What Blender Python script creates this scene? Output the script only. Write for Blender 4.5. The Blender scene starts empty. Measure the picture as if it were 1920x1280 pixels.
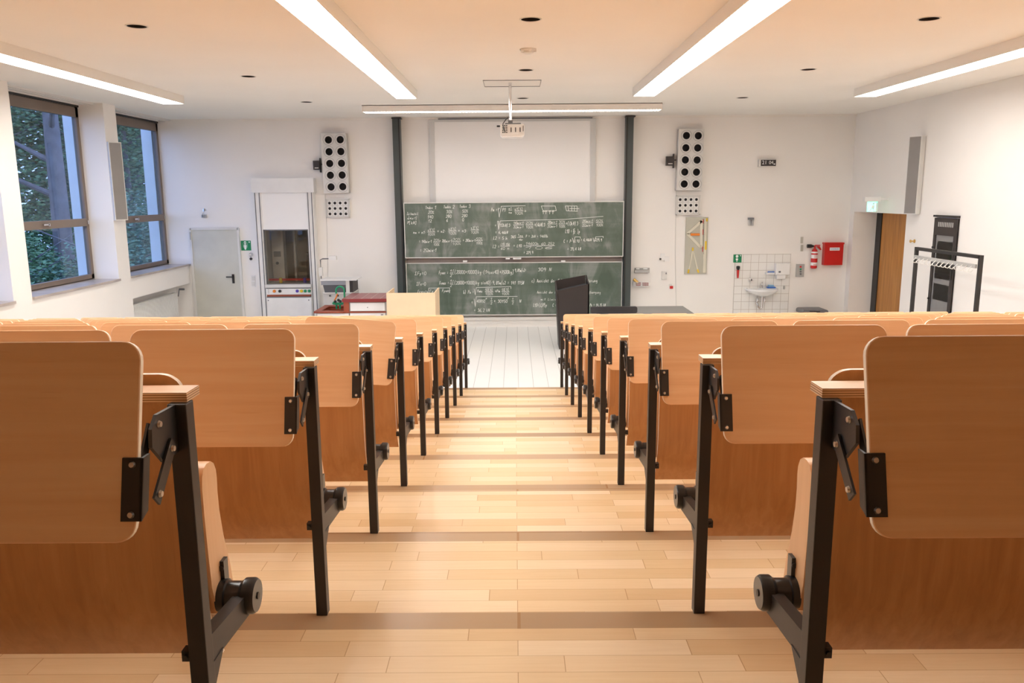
import bpy, bmesh, math, random
from mathutils import Vector, Matrix
random.seed(7)
PI = math.pi
S = bpy.context.scene
COL = S.collection
# ------------------------------------------------------------------ camera frame
F, PIT, YAW, ROL = 1503.64, 0.180709, -0.004358, 0.0076376
H, YW, XL, XR, ZC = 2.6, 15.9, -6.46, 6.56, 4.07
cy, sy, cp, sp, cr, sr = math.cos(YAW), math.sin(YAW), math.cos(PIT), math.sin(PIT), math.cos(ROL), math.sin(ROL)
def at(px, py, X=None, Y=None, Z=None):
    """world point seen at photo pixel (px,py) on a wall/floor plane"""
    A = (px-960)/F; B = -(py-640)/F
    x = A*cr+B*sr; u = -A*sr+B*cr
    yy = cp+u*sp; z = -sp+u*cp
    d = Vector((cy*x+sy*yy, -sy*x+cy*yy, z))
    if Y is not None: d *= Y/d.y
    elif X is not None: d *= X/d.x
    else: d *= (Z-H)/d.z
    return Vector((d.x, d.y, d.z+H))
cam = bpy.data.objects.new('camera', bpy.data.cameras.new('camera')); COL.objects.link(cam)
rt = Vector((cy,-sy,0))*cr - Vector((sp*sy, sp*cy, cp))*sr
up = Vector((cy,-sy,0))*sr + Vector((sp*sy, sp*cy, cp))*cr
fw = Vector((cp*sy, cp*cy, -sp))
M = Matrix((( rt.x, up.x, -fw.x, 0), (rt.y, up.y, -fw.y, 0), (rt.z, up.z, -fw.z, H), (0,0,0,1)))
cam.matrix_world = M
cam.data.sensor_width = 36; cam.data.lens = 36*F/1920; cam.data.clip_start = .05; cam.data.clip_end = 300
S.camera = cam
S.view_settings.view_transform = 'Standard'; S.view_settings.look = 'None'
S.view_settings.gamma = 1; S.view_settings.use_curve_mapping = False
S.view_settings.exposure = 0.98
# ------------------------------------------------------------------ materials
def srgb(r, g, b):
    f = lambda c: ((c/255)/12.92 if c/255 <= .04045 else ((c/255+.055)/1.055)**2.4)
    return (f(r), f(g), f(b), 1)
class NT:
    def __init__(s, name):
        s.m = bpy.data.materials.new(name); s.m.use_nodes = True
        s.n = s.m.node_tree.nodes; s.l = s.m.node_tree.links
        s.p = s.n['Principled BSDF']
    def add(s, t, **k):
        n = s.n.new(t)
        for a, v in k.items(): setattr(n, a, v)
        return n
    def link(s, a, b): s.l.new(a, b)
    def math(s, op, a, b=None, c=None):
        n = s.add('ShaderNodeMath', operation=op)
        for i, v in enumerate((a, b, c)):
            if v is None: continue
            if isinstance(v, (int, float)): n.inputs[i].default_value = v
            else: s.link(v, n.inputs[i])
        return n.outputs[0]
    def mix(s, fac, a, b, blend='MIX'):
        n = s.add('ShaderNodeMix', data_type='RGBA', blend_type=blend)
        for i, v in ((0, fac), (6, a), (7, b)):
            if isinstance(v, (int, float)): n.inputs[i].default_value = v
            elif isinstance(v, tuple): n.inputs[i].default_value = v
            else: s.link(v, n.inputs[i])
        return n.outputs[2]
    def noise(s, vec, scale, detail=3, rough=.5, dist=0):
        n = s.add('ShaderNodeTexNoise'); n.inputs['Scale'].default_value = scale
        n.inputs['Detail'].default_value = detail; n.inputs['Roughness'].default_value = rough
        n.inputs['Distortion'].default_value = dist
        if vec is not None: s.link(vec, n.inputs['Vector'])
        return n.outputs['Fac']
    def mapping(s, scale=(1,1,1), rnd=0, coord='Object'):
        tc = s.add('ShaderNodeTexCoord'); mp = s.add('ShaderNodeMapping')
        mp.inputs['Scale'].default_value = scale
        s.link(tc.outputs[coord], mp.inputs['Vector'])
        if rnd:
            oi = s.add('ShaderNodeObjectInfo')
            cb = s.add('ShaderNodeCombineXYZ')
            r = s.math('MULTIPLY', oi.outputs['Random'], rnd)
            for i in range(3): s.link(r, cb.inputs[i])
            s.link(cb.outputs[0], mp.inputs['Location'])
        return mp.outputs['Vector']
    def ramp(s, fac, stops):
        n = s.add('ShaderNodeValToRGB'); e = n.color_ramp.elements
        while len(e) < len(stops): e.new(.5)
        for i, (p, c) in enumerate(stops): e[i].position = p; e[i].color = c
        s.link(fac, n.inputs['Fac']); return n.outputs['Color']
def plain(name, c, rough=.5, metal=0, spec=.5, bump=0, bscale=200, emit=None, es=0, var=.05):
    t = NT(name); t.p.inputs['Roughness'].default_value = rough; t.p.inputs['Metallic'].default_value = metal
    t.p.inputs['Specular IOR Level'].default_value = spec
    v = t.mapping((1,1,1)); n = t.noise(v, 3.1, 4)
    d = tuple(max(0, x*(1-var)) for x in c[:3])+(1,); l = tuple(min(1, x*(1+var)) for x in c[:3])+(1,)
    t.link(t.ramp(n, [(.3, d), (.7, l)]), t.p.inputs['Base Color'])
    if bump:
        b = t.add('ShaderNodeBump'); b.inputs['Strength'].default_value = bump; b.inputs['Distance'].default_value = .002
        t.link(t.noise(v, bscale, 2), b.inputs['Height']); t.link(b.outputs[0], t.p.inputs['Normal'])
    if emit: t.p.inputs['Emission Color'].default_value = emit; t.p.inputs['Emission Strength'].default_value = es
    return t.m
def wood(name, dark, mid, light, grain='x', rough=.38, rnd=40, objvar=.35, fleck=True):
    t = NT(name); t.p.inputs['Roughness'].default_value = rough
    sc = {'x': (1.2, 30, 30), 'z': (30, 30, 1.2), 'y': (30, 1.2, 30)}[grain]
    v = t.mapping(sc, rnd); n = t.noise(v, 1.4, 6, .6, .4)
    s2 = {'x': (.5, 3, 3), 'z': (3, 3, .35), 'y': (3, .5, 3)}[grain]
    v2 = t.mapping(s2, rnd*.7); n2 = t.noise(v2, 1.5, 2, .5, 1.2)
    f = t.math('ADD', t.math('MULTIPLY', n, .6), t.math('MULTIPLY', n2, .4))
    c = t.ramp(f, [(.3, dark), (.5, mid), (.7, light)])
    oi = t.add('ShaderNodeObjectInfo')
    c = t.mix(t.math('MULTIPLY', oi.outputs['Random'], objvar), c, light)
    if fleck:
        s3 = {'x': (5, 160, 160), 'z': (160, 160, 5), 'y': (160, 5, 160)}[grain]
        n3 = t.noise(t.mapping(s3, rnd), 1.0, 1)
        c = t.mix(t.math('MULTIPLY', t.math('GREATER_THAN', n3, .74), .35), c, dark)
    t.link(c, t.p.inputs['Base Color'])
    b = t.add('ShaderNodeBump'); b.inputs['Strength'].default_value = .06; b.inputs['Distance'].default_value = .001
    t.link(n, b.inputs['Height']); t.link(b.outputs[0], t.p.inputs['Normal'])
    return t.m
def plyedge(name, axis=2, period=.0042):
    t = NT(name); t.p.inputs['Roughness'].default_value = .5
    tc = t.add('ShaderNodeTexCoord'); sx = t.add('ShaderNodeSeparateXYZ'); t.link(tc.outputs['Object'], sx.inputs[0])
    q = t.math('FRACT', t.math('MULTIPLY', sx.outputs[axis], 1/period))
    c = t.ramp(q, [(.0, srgb(150,104,66)), (.38, srgb(158,110,70)), (.5, srgb(226,190,150)), (.95, srgb(232,200,160))])
    t.link(c, t.p.inputs['Base Color']); return t.m
BEECH = wood('beech_plywood', srgb(228,176,128), srgb(239,193,148), srgb(247,211,172))
PANELW = wood('back_panel_veneer', srgb(190,138,90), srgb(207,155,104), srgb(220,172,122), grain='z', objvar=.2)
SEATW = wood('seat_plywood', srgb(222,170,122), srgb(232,184,138), srgb(238,198,156), grain='z', objvar=.2)
EDGEP = plain('plywood_edge', srgb(250,236,216), .4)
EDGEZ = plyedge('worktop_plywood_edge', 2)
METAL = plain('black_powder_coated_steel', (.022,.020,.020,1), .42, 0, .5, .05, 600)
PLAST = plain('black_plastic', (.02,.02,.022,1), .28)
BOLT = plain('zinc_bolt', (.62,.62,.62,1), .3, 1)
CHROME = plain('chrome', (.75,.75,.76,1), .12, 1)
def wallmat(name, c, bump=.25):
    t = NT(name); t.p.inputs['Roughness'].default_value = .75; t.p.inputs['Specular IOR Level'].default_value = .25
    v = t.mapping((1,1,1)); n = t.noise(v, .7, 4)
    d = tuple(x*.97 for x in c[:3])+(1,)
    t.link(t.ramp(n, [(.35, d), (.65, c)]), t.p.inputs['Base Color'])
    b = t.add('ShaderNodeBump'); b.inputs['Strength'].default_value = bump; b.inputs['Distance'].default_value = .003
    t.link(t.noise(v, 90, 3), b.inputs['Height']); t.link(b.outputs[0], t.p.inputs['Normal']); return t.m
WALL = wallmat('wall_plaster', (.87,.845,.81,1))
CEIL = wallmat('ceiling_paint', (.86,.83,.78,1), .08)
WHITE = plain('white_lacquer', (.80,.795,.78,1), .4)
OFFW = plain('off_white_plastic', (.68,.67,.64,1), .45)
GREY = plain('light_grey_metal', (.42,.42,.41,1), .4)
GREYD = plain('mid_grey_plastic', (.16,.165,.175,1), .45)
POST = plain('anthracite_green_steel', (.055,.07,.07,1), .4)
POSTD = plain('dark_rail_rubber', (.012,.014,.015,1), .5)
BLACK = plain('matt_black_board', (.028,.022,.021,1), .5)
BLACKT = plain('black_desktop', (.035,.035,.04,1), .5)
DOORG = plain('grey_green_door_paint', (.56,.56,.50,1), .5)
BROWNF = plain('bronze_window_frame', (.20,.155,.125,1), .45)
STONE = plain('pale_stone_sill', (.42,.37,.34,1), .35, var=.15)
GREEN = plain('safety_green', srgb(0,130,84), .4)
SIGNW = plain('sign_white', (.85,.87,.86,1), .4)
REDP = plain('signal_red_paint', srgb(196,32,30), .35)
REDT = plain('red_brown_bench_tile', srgb(134,52,54), .3)
TERRA = plain('terracotta_tile', srgb(150,72,48), .4)
GREENP = plain('green_lab_pipe', srgb(20,140,96), .3)
YPLY = plain('pale_birch_board', srgb(236,208,172), .5, var=.04)
YELL = plain('yellow_plastic', srgb(225,190,40), .4)
BLUEP = plain('blue_plastic', srgb(60,110,190), .4)
ORANGE = plain('orange_plastic', srgb(225,130,40), .4)
PURPLE = plain('violet_plastic', srgb(80,60,170), .4)
CHALKM = plain('chalk_white', (.82,.85,.81,1), .9)
DARKIN = plain('dark_cavity', (.012,.010,.010,1), .8)
CONC = plain('grey_panel', (.50,.49,.47,1), .6)
SCREEN = plain('matt_white_screen', (.87,.86,.845,1), .7, var=.004)
FRAMEG = plain('screen_frame_grey', (.60,.60,.585,1), .5, var=.01)
MESHG = plain('grey_speaker_grille', (.24,.225,.215,1), .6, bump=.5, bscale=500)
CERAM = plain('white_ceramic', (.84,.84,.83,1), .12)
BRASS = plain('brass', (.7,.45,.15,1), .3, 1)
FINM = plain('painted_exterior_fin', (.78,.78,.80,1), .7)
BARK = plain('tree_bark', (.14,.125,.13,1), .9, bump=.6, bscale=30, var=.3)
def leafmat(name, a, b):
    t = NT(name); t.p.inputs['Roughness'].default_value = .6
    n = t.noise(t.mapping((1,1,1)), 1.3, 5, .7)
    t.link(t.ramp(n, [(.3, a), (.7, b)]), t.p.inputs['Base Color'])
    return t.m
LEAF = [leafmat('leaf_green_a', (.05,.13,.07,1), (.22,.36,.16,1)), leafmat('leaf_green_b', (.045,.11,.08,1), (.17,.30,.19,1))]
GROUND = leafmat('lawn', (.02,.05,.015,1), (.06,.11,.03,1))
def emis(name, c, s):
    t = NT(name); t.p.inputs['Base Color'].default_value = (.8,.8,.8,1)
    t.p.inputs['Emission Color'].default_value = c; t.p.inputs['Emission Strength'].default_value = s
    return t.m
LAMP = emis('lamp_diffuser', (1,.965,.915,1), 10.5)
LAMPF = emis('front_lamp_diffuser', (1,.95,.89,1), 8)
EXITG = emis('lit_exit_sign', (.08,.85,.5,1), 1.2)
def glass(name, tint, rough=0.0, alpha=.12):
    t = NT(name); t.n.remove(t.p)
    g = t.add('ShaderNodeBsdfGlossy'); g.inputs['Roughness'].default_value = rough
    tr = t.add('ShaderNodeBsdfTransparent'); tr.inputs['Color'].default_value = tint
    lw = t.add('ShaderNodeLayerWeight'); lw.inputs['Blend'].default_value = .5
    mx = t.add('ShaderNodeMixShader')
    t.link(t.math('ADD', t.math('MULTIPLY', t.math('POWER', lw.outputs['Facing'], 4), .5), .035), mx.inputs[0]); t.link(tr.outputs[0], mx.inputs[1]); t.link(g.outputs[0], mx.inputs[2])
    t.link(mx.outputs[0], t.n['Material Output'].inputs['Surface']); return t.m
GLASS = glass('window_glass', (.80,.90,.97,1))
GLASSD = glass('fume_hood_glass', (.80,.79,.76,1))
GLASSR = glass('rack_door_glass', (.75,.75,.76,1))
def boardmat():
    t = NT('green_chalkboard_enamel'); t.p.inputs['Roughness'].default_value = .42
    v = t.mapping((2.4,1,.9)); n = t.noise(v, 1.3, 5, .6, .8)
    v2 = t.mapping((.6,1,7)); n2 = t.noise(v2, 1.1, 3)
    f = t.math('ADD', t.math('MULTIPLY', n, .75), t.math('MULTIPLY', n2, .25))
    t.link(t.ramp(f, [(.36, (.078,.115,.085,1)), (.5, (.12,.158,.128,1)), (.62, (.235,.262,.24,1))]), t.p.inputs['Base Color'])
    return t.m
BOARD = boardmat()
def parquet(name, w=.0745, L=.46, cols=None, rough=.27):
    t = NT(name); t.p.inputs['Roughness'].default_value = rough
    tc = t.add('ShaderNodeTexCoord'); sx = t.add('ShaderNodeSeparateXYZ'); t.link(tc.outputs['Object'], sx.inputs[0])
    x, y = sx.outputs[0], sx.outputs[1]
    yr = t.math('MULTIPLY', y, 1/w); row = t.math('FLOOR', yr)
    wn = t.add('ShaderNodeTexWhiteNoise', noise_dimensions='1D'); t.link(row, wn.inputs['W'])
    odd = t.math('MODULO', t.math('ABSOLUTE', row), 2)
    off = t.math('MULTIPLY', t.math('ADD', t.math('MULTIPLY', wn.outputs['Value'], .8), .1), odd)
    xr = t.math('ADD', t.math('MULTIPLY', x, 1/L), off); colm = t.math('FLOOR', xr)
    cb = t.add('ShaderNodeCombineXYZ'); t.link(row, cb.inputs[0]); t.link(colm, cb.inputs[1])
    w2 = t.add('ShaderNodeTexWhiteNoise', noise_dimensions='3D'); t.link(cb.outputs[0], w2.inputs['Vector'])
    r = w2.outputs['Value']
    base = t.ramp(r, cols or [(0, srgb(222,192,152)), (.3, srgb(230,204,164)), (.65, srgb(236,212,176)), (1, srgb(242,222,190))])
    mp = t.add('ShaderNodeMapping'); mp.inputs['Scale'].default_value = (3, 60, 3); t.link(tc.outputs['Object'], mp.inputs[0])
    vadd = t.add('ShaderNodeVectorMath', operation='ADD'); t.link(mp.outputs[0], vadd.inputs[0]); t.link(w2.outputs['Color'], vadd.inputs[1])
    g = t.noise(vadd.outputs[0], 1.6, 5, .6, .6)
    base = t.mix(t.math('MULTIPLY', g, .28), base, srgb(184,134,80))
    fy = t.math('FRACT', yr); fx = t.math('FRACT', xr)
    e1 = t.math('LESS_THAN', fy, .022); e2 = t.math('LESS_THAN', fx, .005)
    e = t.math('MULTIPLY', t.math('MAXIMUM', e1, e2), .55)
    c = t.mix(e, base, srgb(150,104,60))
    t.link(c, t.p.inputs['Base Color'])
    return t.m
PARQ = parquet('oak_parquet_blocks')
NOSE = parquet('darker_oak_nosing', w=.2, L=1.9, cols=[(0, srgb(162,136,108)), (.4, srgb(178,152,122)), (1, srgb(192,166,136))])
def podium():
    t = NT('white_painted_boards'); t.p.inputs['Roughness'].default_value = .3
    tc = t.add('ShaderNodeTexCoord'); sx = t.add('ShaderNodeSeparateXYZ'); t.link(tc.outputs['Object'], sx.inputs[0])
    xr = t.math('MULTIPLY', t.math('ADD', sx.outputs[0], -.035), 1/.2075); fx = t.math('FRACT', xr)
    wn = t.add('ShaderNodeTexWhiteNoise', noise_dimensions='1D'); t.link(t.math('FLOOR', xr), wn.inputs['W'])
    base = t.ramp(wn.outputs['Value'], [(0, (.86,.86,.85,1)), (1, (.89,.89,.88,1))])
    n = t.noise(t.mapping((1,1,1)), 2.2, 4); base = t.mix(t.math('MULTIPLY', n, .12), base, (.6,.58,.55,1))
    t.link(t.mix(t.math('MULTIPLY', t.math('LESS_THAN', fx, .035), .6), base, (.22,.21,.2,1)), t.p.inputs['Base Color'])
    return t.m
PODM = podium()
def tiles():
    t = NT('white_wall_tiles'); t.p.inputs['Roughness'].default_value = .15
    tc = t.add('ShaderNodeTexCoord'); sx = t.add('ShaderNodeSeparateXYZ'); t.link(tc.outputs['Object'], sx.inputs[0])
    T = .156
    a = t.math('FRACT', t.math('MULTIPLY', sx.outputs[0], 1/T)); b = t.math('FRACT', t.math('MULTIPLY', sx.outputs[2], 1/T))
    e = t.math('MAXIMUM', t.math('LESS_THAN', a, .045), t.math('LESS_THAN', b, .045))
    t.link(t.mix(e, (.82,.81,.78,1), (.50,.46,.42,1)), t.p.inputs['Base Color']); return t.m
TILE = tiles()
DOORW = wood('oak_door_veneer', srgb(146,92,38), srgb(188,128,58), srgb(206,148,74), grain='z', rnd=0, objvar=0)
# ------------------------------------------------------------------ mesh helpers
ROOT = {}
def tag(o, label=None, cat=None, group=None, kind=None):
    if label: o['label'] = label
    if cat: o['category'] = cat
    if group: o['group'] = group
    if kind: o['kind'] = kind
    return o
def thing(name, label, cat, loc=(0,0,0), group=None):
    o = bpy.data.objects.new(name, None); COL.objects.link(o); o.location = loc; o.empty_display_size = .1
    ROOT[o] = Vector(loc); return tag(o, label, cat, group)
def obj(name, bm, mats, parent=None, loc=None, smooth=False, label=None):
    """bm is in world coordinates"""
    if not isinstance(mats, (list, tuple)): mats = [mats]
    me = bpy.data.meshes.new(name)
    if parent is not None: base = ROOT[parent]
    else: base = Vector(loc) if loc is not None else Vector((0,0,0))
    bmesh.ops.translate(bm, verts=bm.verts, vec=-base)
    bmesh.ops.recalc_face_normals(bm, faces=bm.faces)
    bm.to_mesh(me); bm.free()
    for m in mats: me.materials.append(m)
    if smooth:
        for p in me.polygons: p.use_smooth = True
        try: me.set_sharp_from_angle(angle=math.radians(38))
        except Exception: pass
    o = bpy.data.objects.new(name, me); COL.objects.link(o)
    if parent is not None: o.parent = parent; ROOT[o] = base
    else: o.location = base; ROOT[o] = base
    if label: o['label'] = label
    return o
def B(): return bmesh.new()
def box(bm, x0, x1, y0, y1, z0, z1, mi=0, mtx=None, bev=0):
    if x0 > x1: x0, x1 = x1, x0
    if y0 > y1: y0, y1 = y1, y0
    if z0 > z1: z0, z1 = z1, z0
    vs = [bm.verts.new(v) for v in ((x0,y0,z0),(x1,y0,z0),(x1,y1,z0),(x0,y1,z0),(x0,y0,z1),(x1,y0,z1),(x1,y1,z1),(x0,y1,z1))]
    fs = [bm.faces.new([vs[i] for i in f]) for f in ((0,3,2,1),(4,5,6,7),(0,1,5,4),(1,2,6,5),(2,3,7,6),(3,0,4,7))]
    for f in fs: f.material_index = mi
    if bev:
        es = list({e for f in fs for e in f.edges})
        r = bmesh.ops.bevel(bm, geom=es, offset=bev, segments=2, affect='EDGES', profile=.6)
        vs = list({v for f in r['faces'] for v in f.verts} | {v for v in vs if v.is_valid})
    if mtx is not None: bmesh.ops.transform(bm, matrix=mtx, verts=[v for v in vs if v.is_valid])
    return bm
def cyl(bm, p0, p1, r, r2=None, seg=20, mi=0, caps=True):
    p0, p1 = Vector(p0), Vector(p1); d = p1-p0
    q = d.to_track_quat('Z', 'Y').to_matrix()
    r2 = r if r2 is None else r2
    a = [bm.verts.new(p0+q@Vector((r*math.cos(2*PI*i/seg), r*math.sin(2*PI*i/seg), 0))) for i in range(seg)]
    b = [bm.verts.new(p1+q@Vector((r2*math.cos(2*PI*i/seg), r2*math.sin(2*PI*i/seg), 0))) for i in range(seg)]
    for i in range(seg):
        f = bm.faces.new((a[i], a[(i+1)%seg], b[(i+1)%seg], b[i])); f.material_index = mi
    if caps:
        bm.faces.new(a[::-1]).material_index = mi; bm.faces.new(b).material_index = mi
    return bm
def tube(bm, pts, r, seg=10, mi=0):
    pts = [Vector(p) for p in pts]; rings = []
    for i, p in enumerate(pts):
        d = (pts[min(i+1, len(pts)-1)]-pts[max(i-1, 0)]).normalized()
        q = d.to_track_quat('Z', 'Y').to_matrix()
        rings.append([p+q@Vector((r*math.cos(2*PI*k/seg), r*math.sin(2*PI*k/seg), 0)) for k in range(seg)])
    # keep rings untwisted
    vr = [[bm.verts.new(v) for v in rings[0]]]
    for i in range(1, len(rings)):
        prev = vr[-1]; ring = rings[i]
        best = min(range(seg), key=lambda s: (ring[s]-prev[0].co).length)
        vr.append([bm.verts.new(ring[(best+k) % seg]) for k in range(seg)])
    for a, b in zip(vr, vr[1:]):
        for k in range(seg):
            f = bm.faces.new((a[k], a[(k+1)%seg], b[(k+1)%seg], b[k])); f.material_index = mi
    bm.faces.new(vr[0][::-1]).material_index = mi; bm.faces.new(vr[-1]).material_index = mi
    return bm
def lathe(bm, c, prof, seg=24, axis='z', mi=0):
    """prof: (radius, along)"""
    c = Vector(c); rings = []
    for r, a in prof:
        ring = []
        for i in range(seg):
            u, v = r*math.cos(2*PI*i/seg), r*math.sin(2*PI*i/seg)
            p = {'z': (u, v, a), 'y': (u, a, v), 'x': (a, u, v)}[axis]
            ring.append(bm.verts.new(c+Vector(p)))
        rings.append(ring)
    for a, b in zip(rings, rings[1:]):
        for i in range(seg):
            f = bm.faces.new((a[i], a[(i+1)%seg], b[(i+1)%seg], b[i])); f.material_index = mi
    bm.faces.new(rings[0][::-1]).material_index = mi; bm.faces.new(rings[-1]).material_index = mi
    return bm
def prism(bm, poly, axis, a0, a1, mi=0):
    """poly 2D; axis 'x': poly=(y,z); 'y': (x,z); 'z': (x,y)"""
    def P(u, v, a): return {'x': (a,u,v), 'y': (u,a,v), 'z': (u,v,a)}[axis]
    A = [bm.verts.new(P(u,v,a0)) for u,v in poly]; C = [bm.verts.new(P(u,v,a1)) for u,v in poly]
    n = len(poly)
    fs = [bm.faces.new(A), bm.faces.new(C[::-1])]
    for i in range(n): fs.append(bm.faces.new((A[i], C[i], C[(i+1)%n], A[(i+1)%n])))
    for f in fs: f.material_index = mi
    return bm
def circle(cx, cz, r, seg=24): return [(cx+r*math.cos(2*PI*i/seg), cz+r*math.sin(2*PI*i/seg)) for i in range(seg)]
def rrect(x0, z0, x1, z1, r, seg=6):
    out = []
    for cx, cz, a in ((x1-r, z1-r, 0), (x0+r, z1-r, 90), (x0+r, z0+r, 180), (x1-r, z0+r, 270)):
        for k in range(seg+1):
            t = math.radians(a+90*k/seg); out.append((cx+r*math.cos(t), cz+r*math.sin(t)))
    return out
def holed(bm, outer, holes, axis, a0, a1, mi=0):
    """flat plate with holes: filled 2D curve, extruded"""
    cu = bpy.data.curves.new('tmp', 'CURVE'); cu.dimensions = '2D'; cu.fill_mode = 'BOTH'; cu.extrude = abs(a1-a0)/2
    for poly in [outer]+holes:
        s = cu.splines.new('POLY'); s.points.add(len(poly)-1)
        for p, (u, v) in zip(s.points, poly): p.co = (u, v, 0, 1)
        s.use_cyclic_u = True
    o = bpy.data.objects.new('tmp', cu); me = bpy.data.meshes.new_from_object(o)
    n0 = len(bm.verts); f0 = len(bm.faces)
    bm.from_mesh(me); bm.verts.ensure_lookup_table(); bm.faces.ensure_lookup_table()
    mid = (a0+a1)/2
    for v in bm.verts[n0:]:
        u, w, a = v.co; a += mid
        v.co = {'x': (a,u,w), 'y': (u,a,w), 'z': (u,w,a)}[axis]
    for f in bm.faces[f0:]: f.material_index = mi
    bmesh.ops.remove_doubles(bm, verts=bm.verts[n0:], dist=1e-5)
    bpy.data.objects.remove(o); bpy.data.curves.remove(cu); bpy.data.meshes.remove(me)
    return bm
def struct(name, bm, mats, label=None): 
    o = obj(name, bm, mats); tag(o, label, None, None, 'structure'); return o
def text(name, s, size, p, mat, parent, rot=(PI/2,0,0), ext=.001):
    cu = bpy.data.curves.new(name, 'FONT'); cu.body = s; cu.size = size; cu.extrude = ext; cu.align_x = 'CENTER'; cu.align_y = 'CENTER'
    t = bpy.data.objects.new('tmp', cu); me = bpy.data.meshes.new_from_object(t)
    bpy.data.objects.remove(t); bpy.data.curves.remove(cu); me.name = name
    me.materials.append(mat); o = bpy.data.objects.new(name, me); COL.objects.link(o)
    o.parent = parent; o.location = Vector(p)-ROOT[parent]; o.rotation_euler = rot; ROOT[o] = ROOT[parent]
    return o
def kids(o): return [c for c in COL.objects if c.parent == o]
def copy_tree(o, parent=None):
    c = o.copy(); COL.objects.link(c); c.parent = parent
    for ch in list(o.children): copy_tree(ch, c)
    return c
# ------------------------------------------------------------------ room shell
D, RISE = .85, .12186
def edge_y(n): return (2.54396+n)*D
def tread_z(n): return H-1.4106*D-n*RISE
bm = B(); floorb = B()
# stepped floor: every tread a slab, with a darker nosing plank at its front edge
for n in range(-3, 10):
    y1 = edge_y(n) if n < 9 else edge_y(8)+.46
    y0 = edge_y(n-1) if n > -3 else -3.2
    z = tread_z(n)
    box(floorb, XL-.4, XR, y0, y1-.09, -.2, z, 0)
    box(floorb, XL-.4, XR, y1-.09, y1, -.2, z, 1)
struct('floor', floorb, [PARQ, NOSE])
bm = B(); box(bm, XL-.4, XR+1.2, edge_y(8)+.46, YW+2.2, -.2, 0); struct('floor_podium', bm, PODM)
HOLES = [(-3.28,7.356),(-3.29,10.359),(-3.28,13.144),(.148,7.212),(.147,10.028),(.138,12.881),(3.593,7.328),(3.575,10.171),(3.579,13.047),(-3.28,4.4),(.148,4.4),(3.58,4.4)]
bm = B(); holed(bm, [(XL-.5,-3.2),(XR+1.2,-3.2),(XR+1.2,YW+.2),(XL-.5,YW+.2)], [circle(x,y,.085) for x,y in HOLES], 'z', ZC, ZC+.1)
struct('ceiling', bm, CEIL)



# hood opening in the back wall
hx0, hx1 = at(494,500,Y=YW).x, at(581,500,Y=YW).x
hz0, hz1 = at(540,552,Y=YW).z, at(540,365,Y=YW).z
bm = B(); holed(bm, [(XL-.5,-.2),(XR+1.2,-.2),(XR+1.2,ZC+.1),(XL-.5,ZC+.1)], [[(hx0,hz0),(hx1,hz0),(hx1,hz1),(hx0,hz1)]], 'y', YW, YW+.2)
struct('wall_back', bm, WALL)
bm = B(); box(bm, XL-.5, XR+1.2, -3.4, -3.2, -.2, ZC+.1); struct('wall_rear', bm, PANELW)
# left wall with window bays
PIERS = [(1.84,2.24) , (4.64,5.04),(7.44,7.84),(10.24,10.64),(13.04,13.44)]
WX = -6.86; SILL = 1.29
bm = B()
box(bm, XL-.5, XL, -3.2, 5.04, -.2, ZC)
for a, b in PIERS[2:]: box(bm, XL-.5, XL, a, b, -.2, ZC)
for a, b in ((5.04,7.44),(7.84,10.24),(10.64,13.04),(13.44,YW)):
    box(bm, XL-.5, XL, a, b, .924, SILL-.02)           # apron under the sill
    box(bm, XL-.5, XL-(.3 if a > 13 else 0), a, b, -.2, .924)             # radiator niche only under the far window
    box(bm, WX-.12, WX+.02, a, b, 4.0, ZC)
struct('wall_left', bm, WALL)
# right wall with door niche
ny0, ny1, nz = 13.6, 15.70, 2.232
bm = B()
box(bm, XR, XR+.25, -3.2, ny0, -.2, ZC); box(bm, XR, XR+.25, ny0, YW, nz, ZC)
box(bm, XR, XR+.7, ny1, YW, -.2, nz); box(bm, XR+.25, XR+.7, ny0-.2, ny0, -.2, nz); box(bm, XR+.25, XR+.7, ny0-.2, YW, nz, nz+.15)
struct('wall_right', bm, WALL)
# ceiling curtain rail along the window side and shadow joint at right
bm = B(); box(bm, -6.74, -6.70, -3.2, YW, ZC-.035, ZC); box(bm, -6.62, -6.60, -3.2, YW, ZC-.03, ZC); struct('trim_1', bm, OFFW)
bm = B(); box(bm, -5.2, XR, YW-.03, YW, ZC-.04, ZC); struct('trim_2', bm, CEIL)
bm = B(); box(bm, -2.1, 3.6, YW-.012, YW, 0, .14); box(bm, -2.16, 2.14, YW-.05, YW, .14, .2); struct('baseboard_back', bm, WALL)
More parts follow.
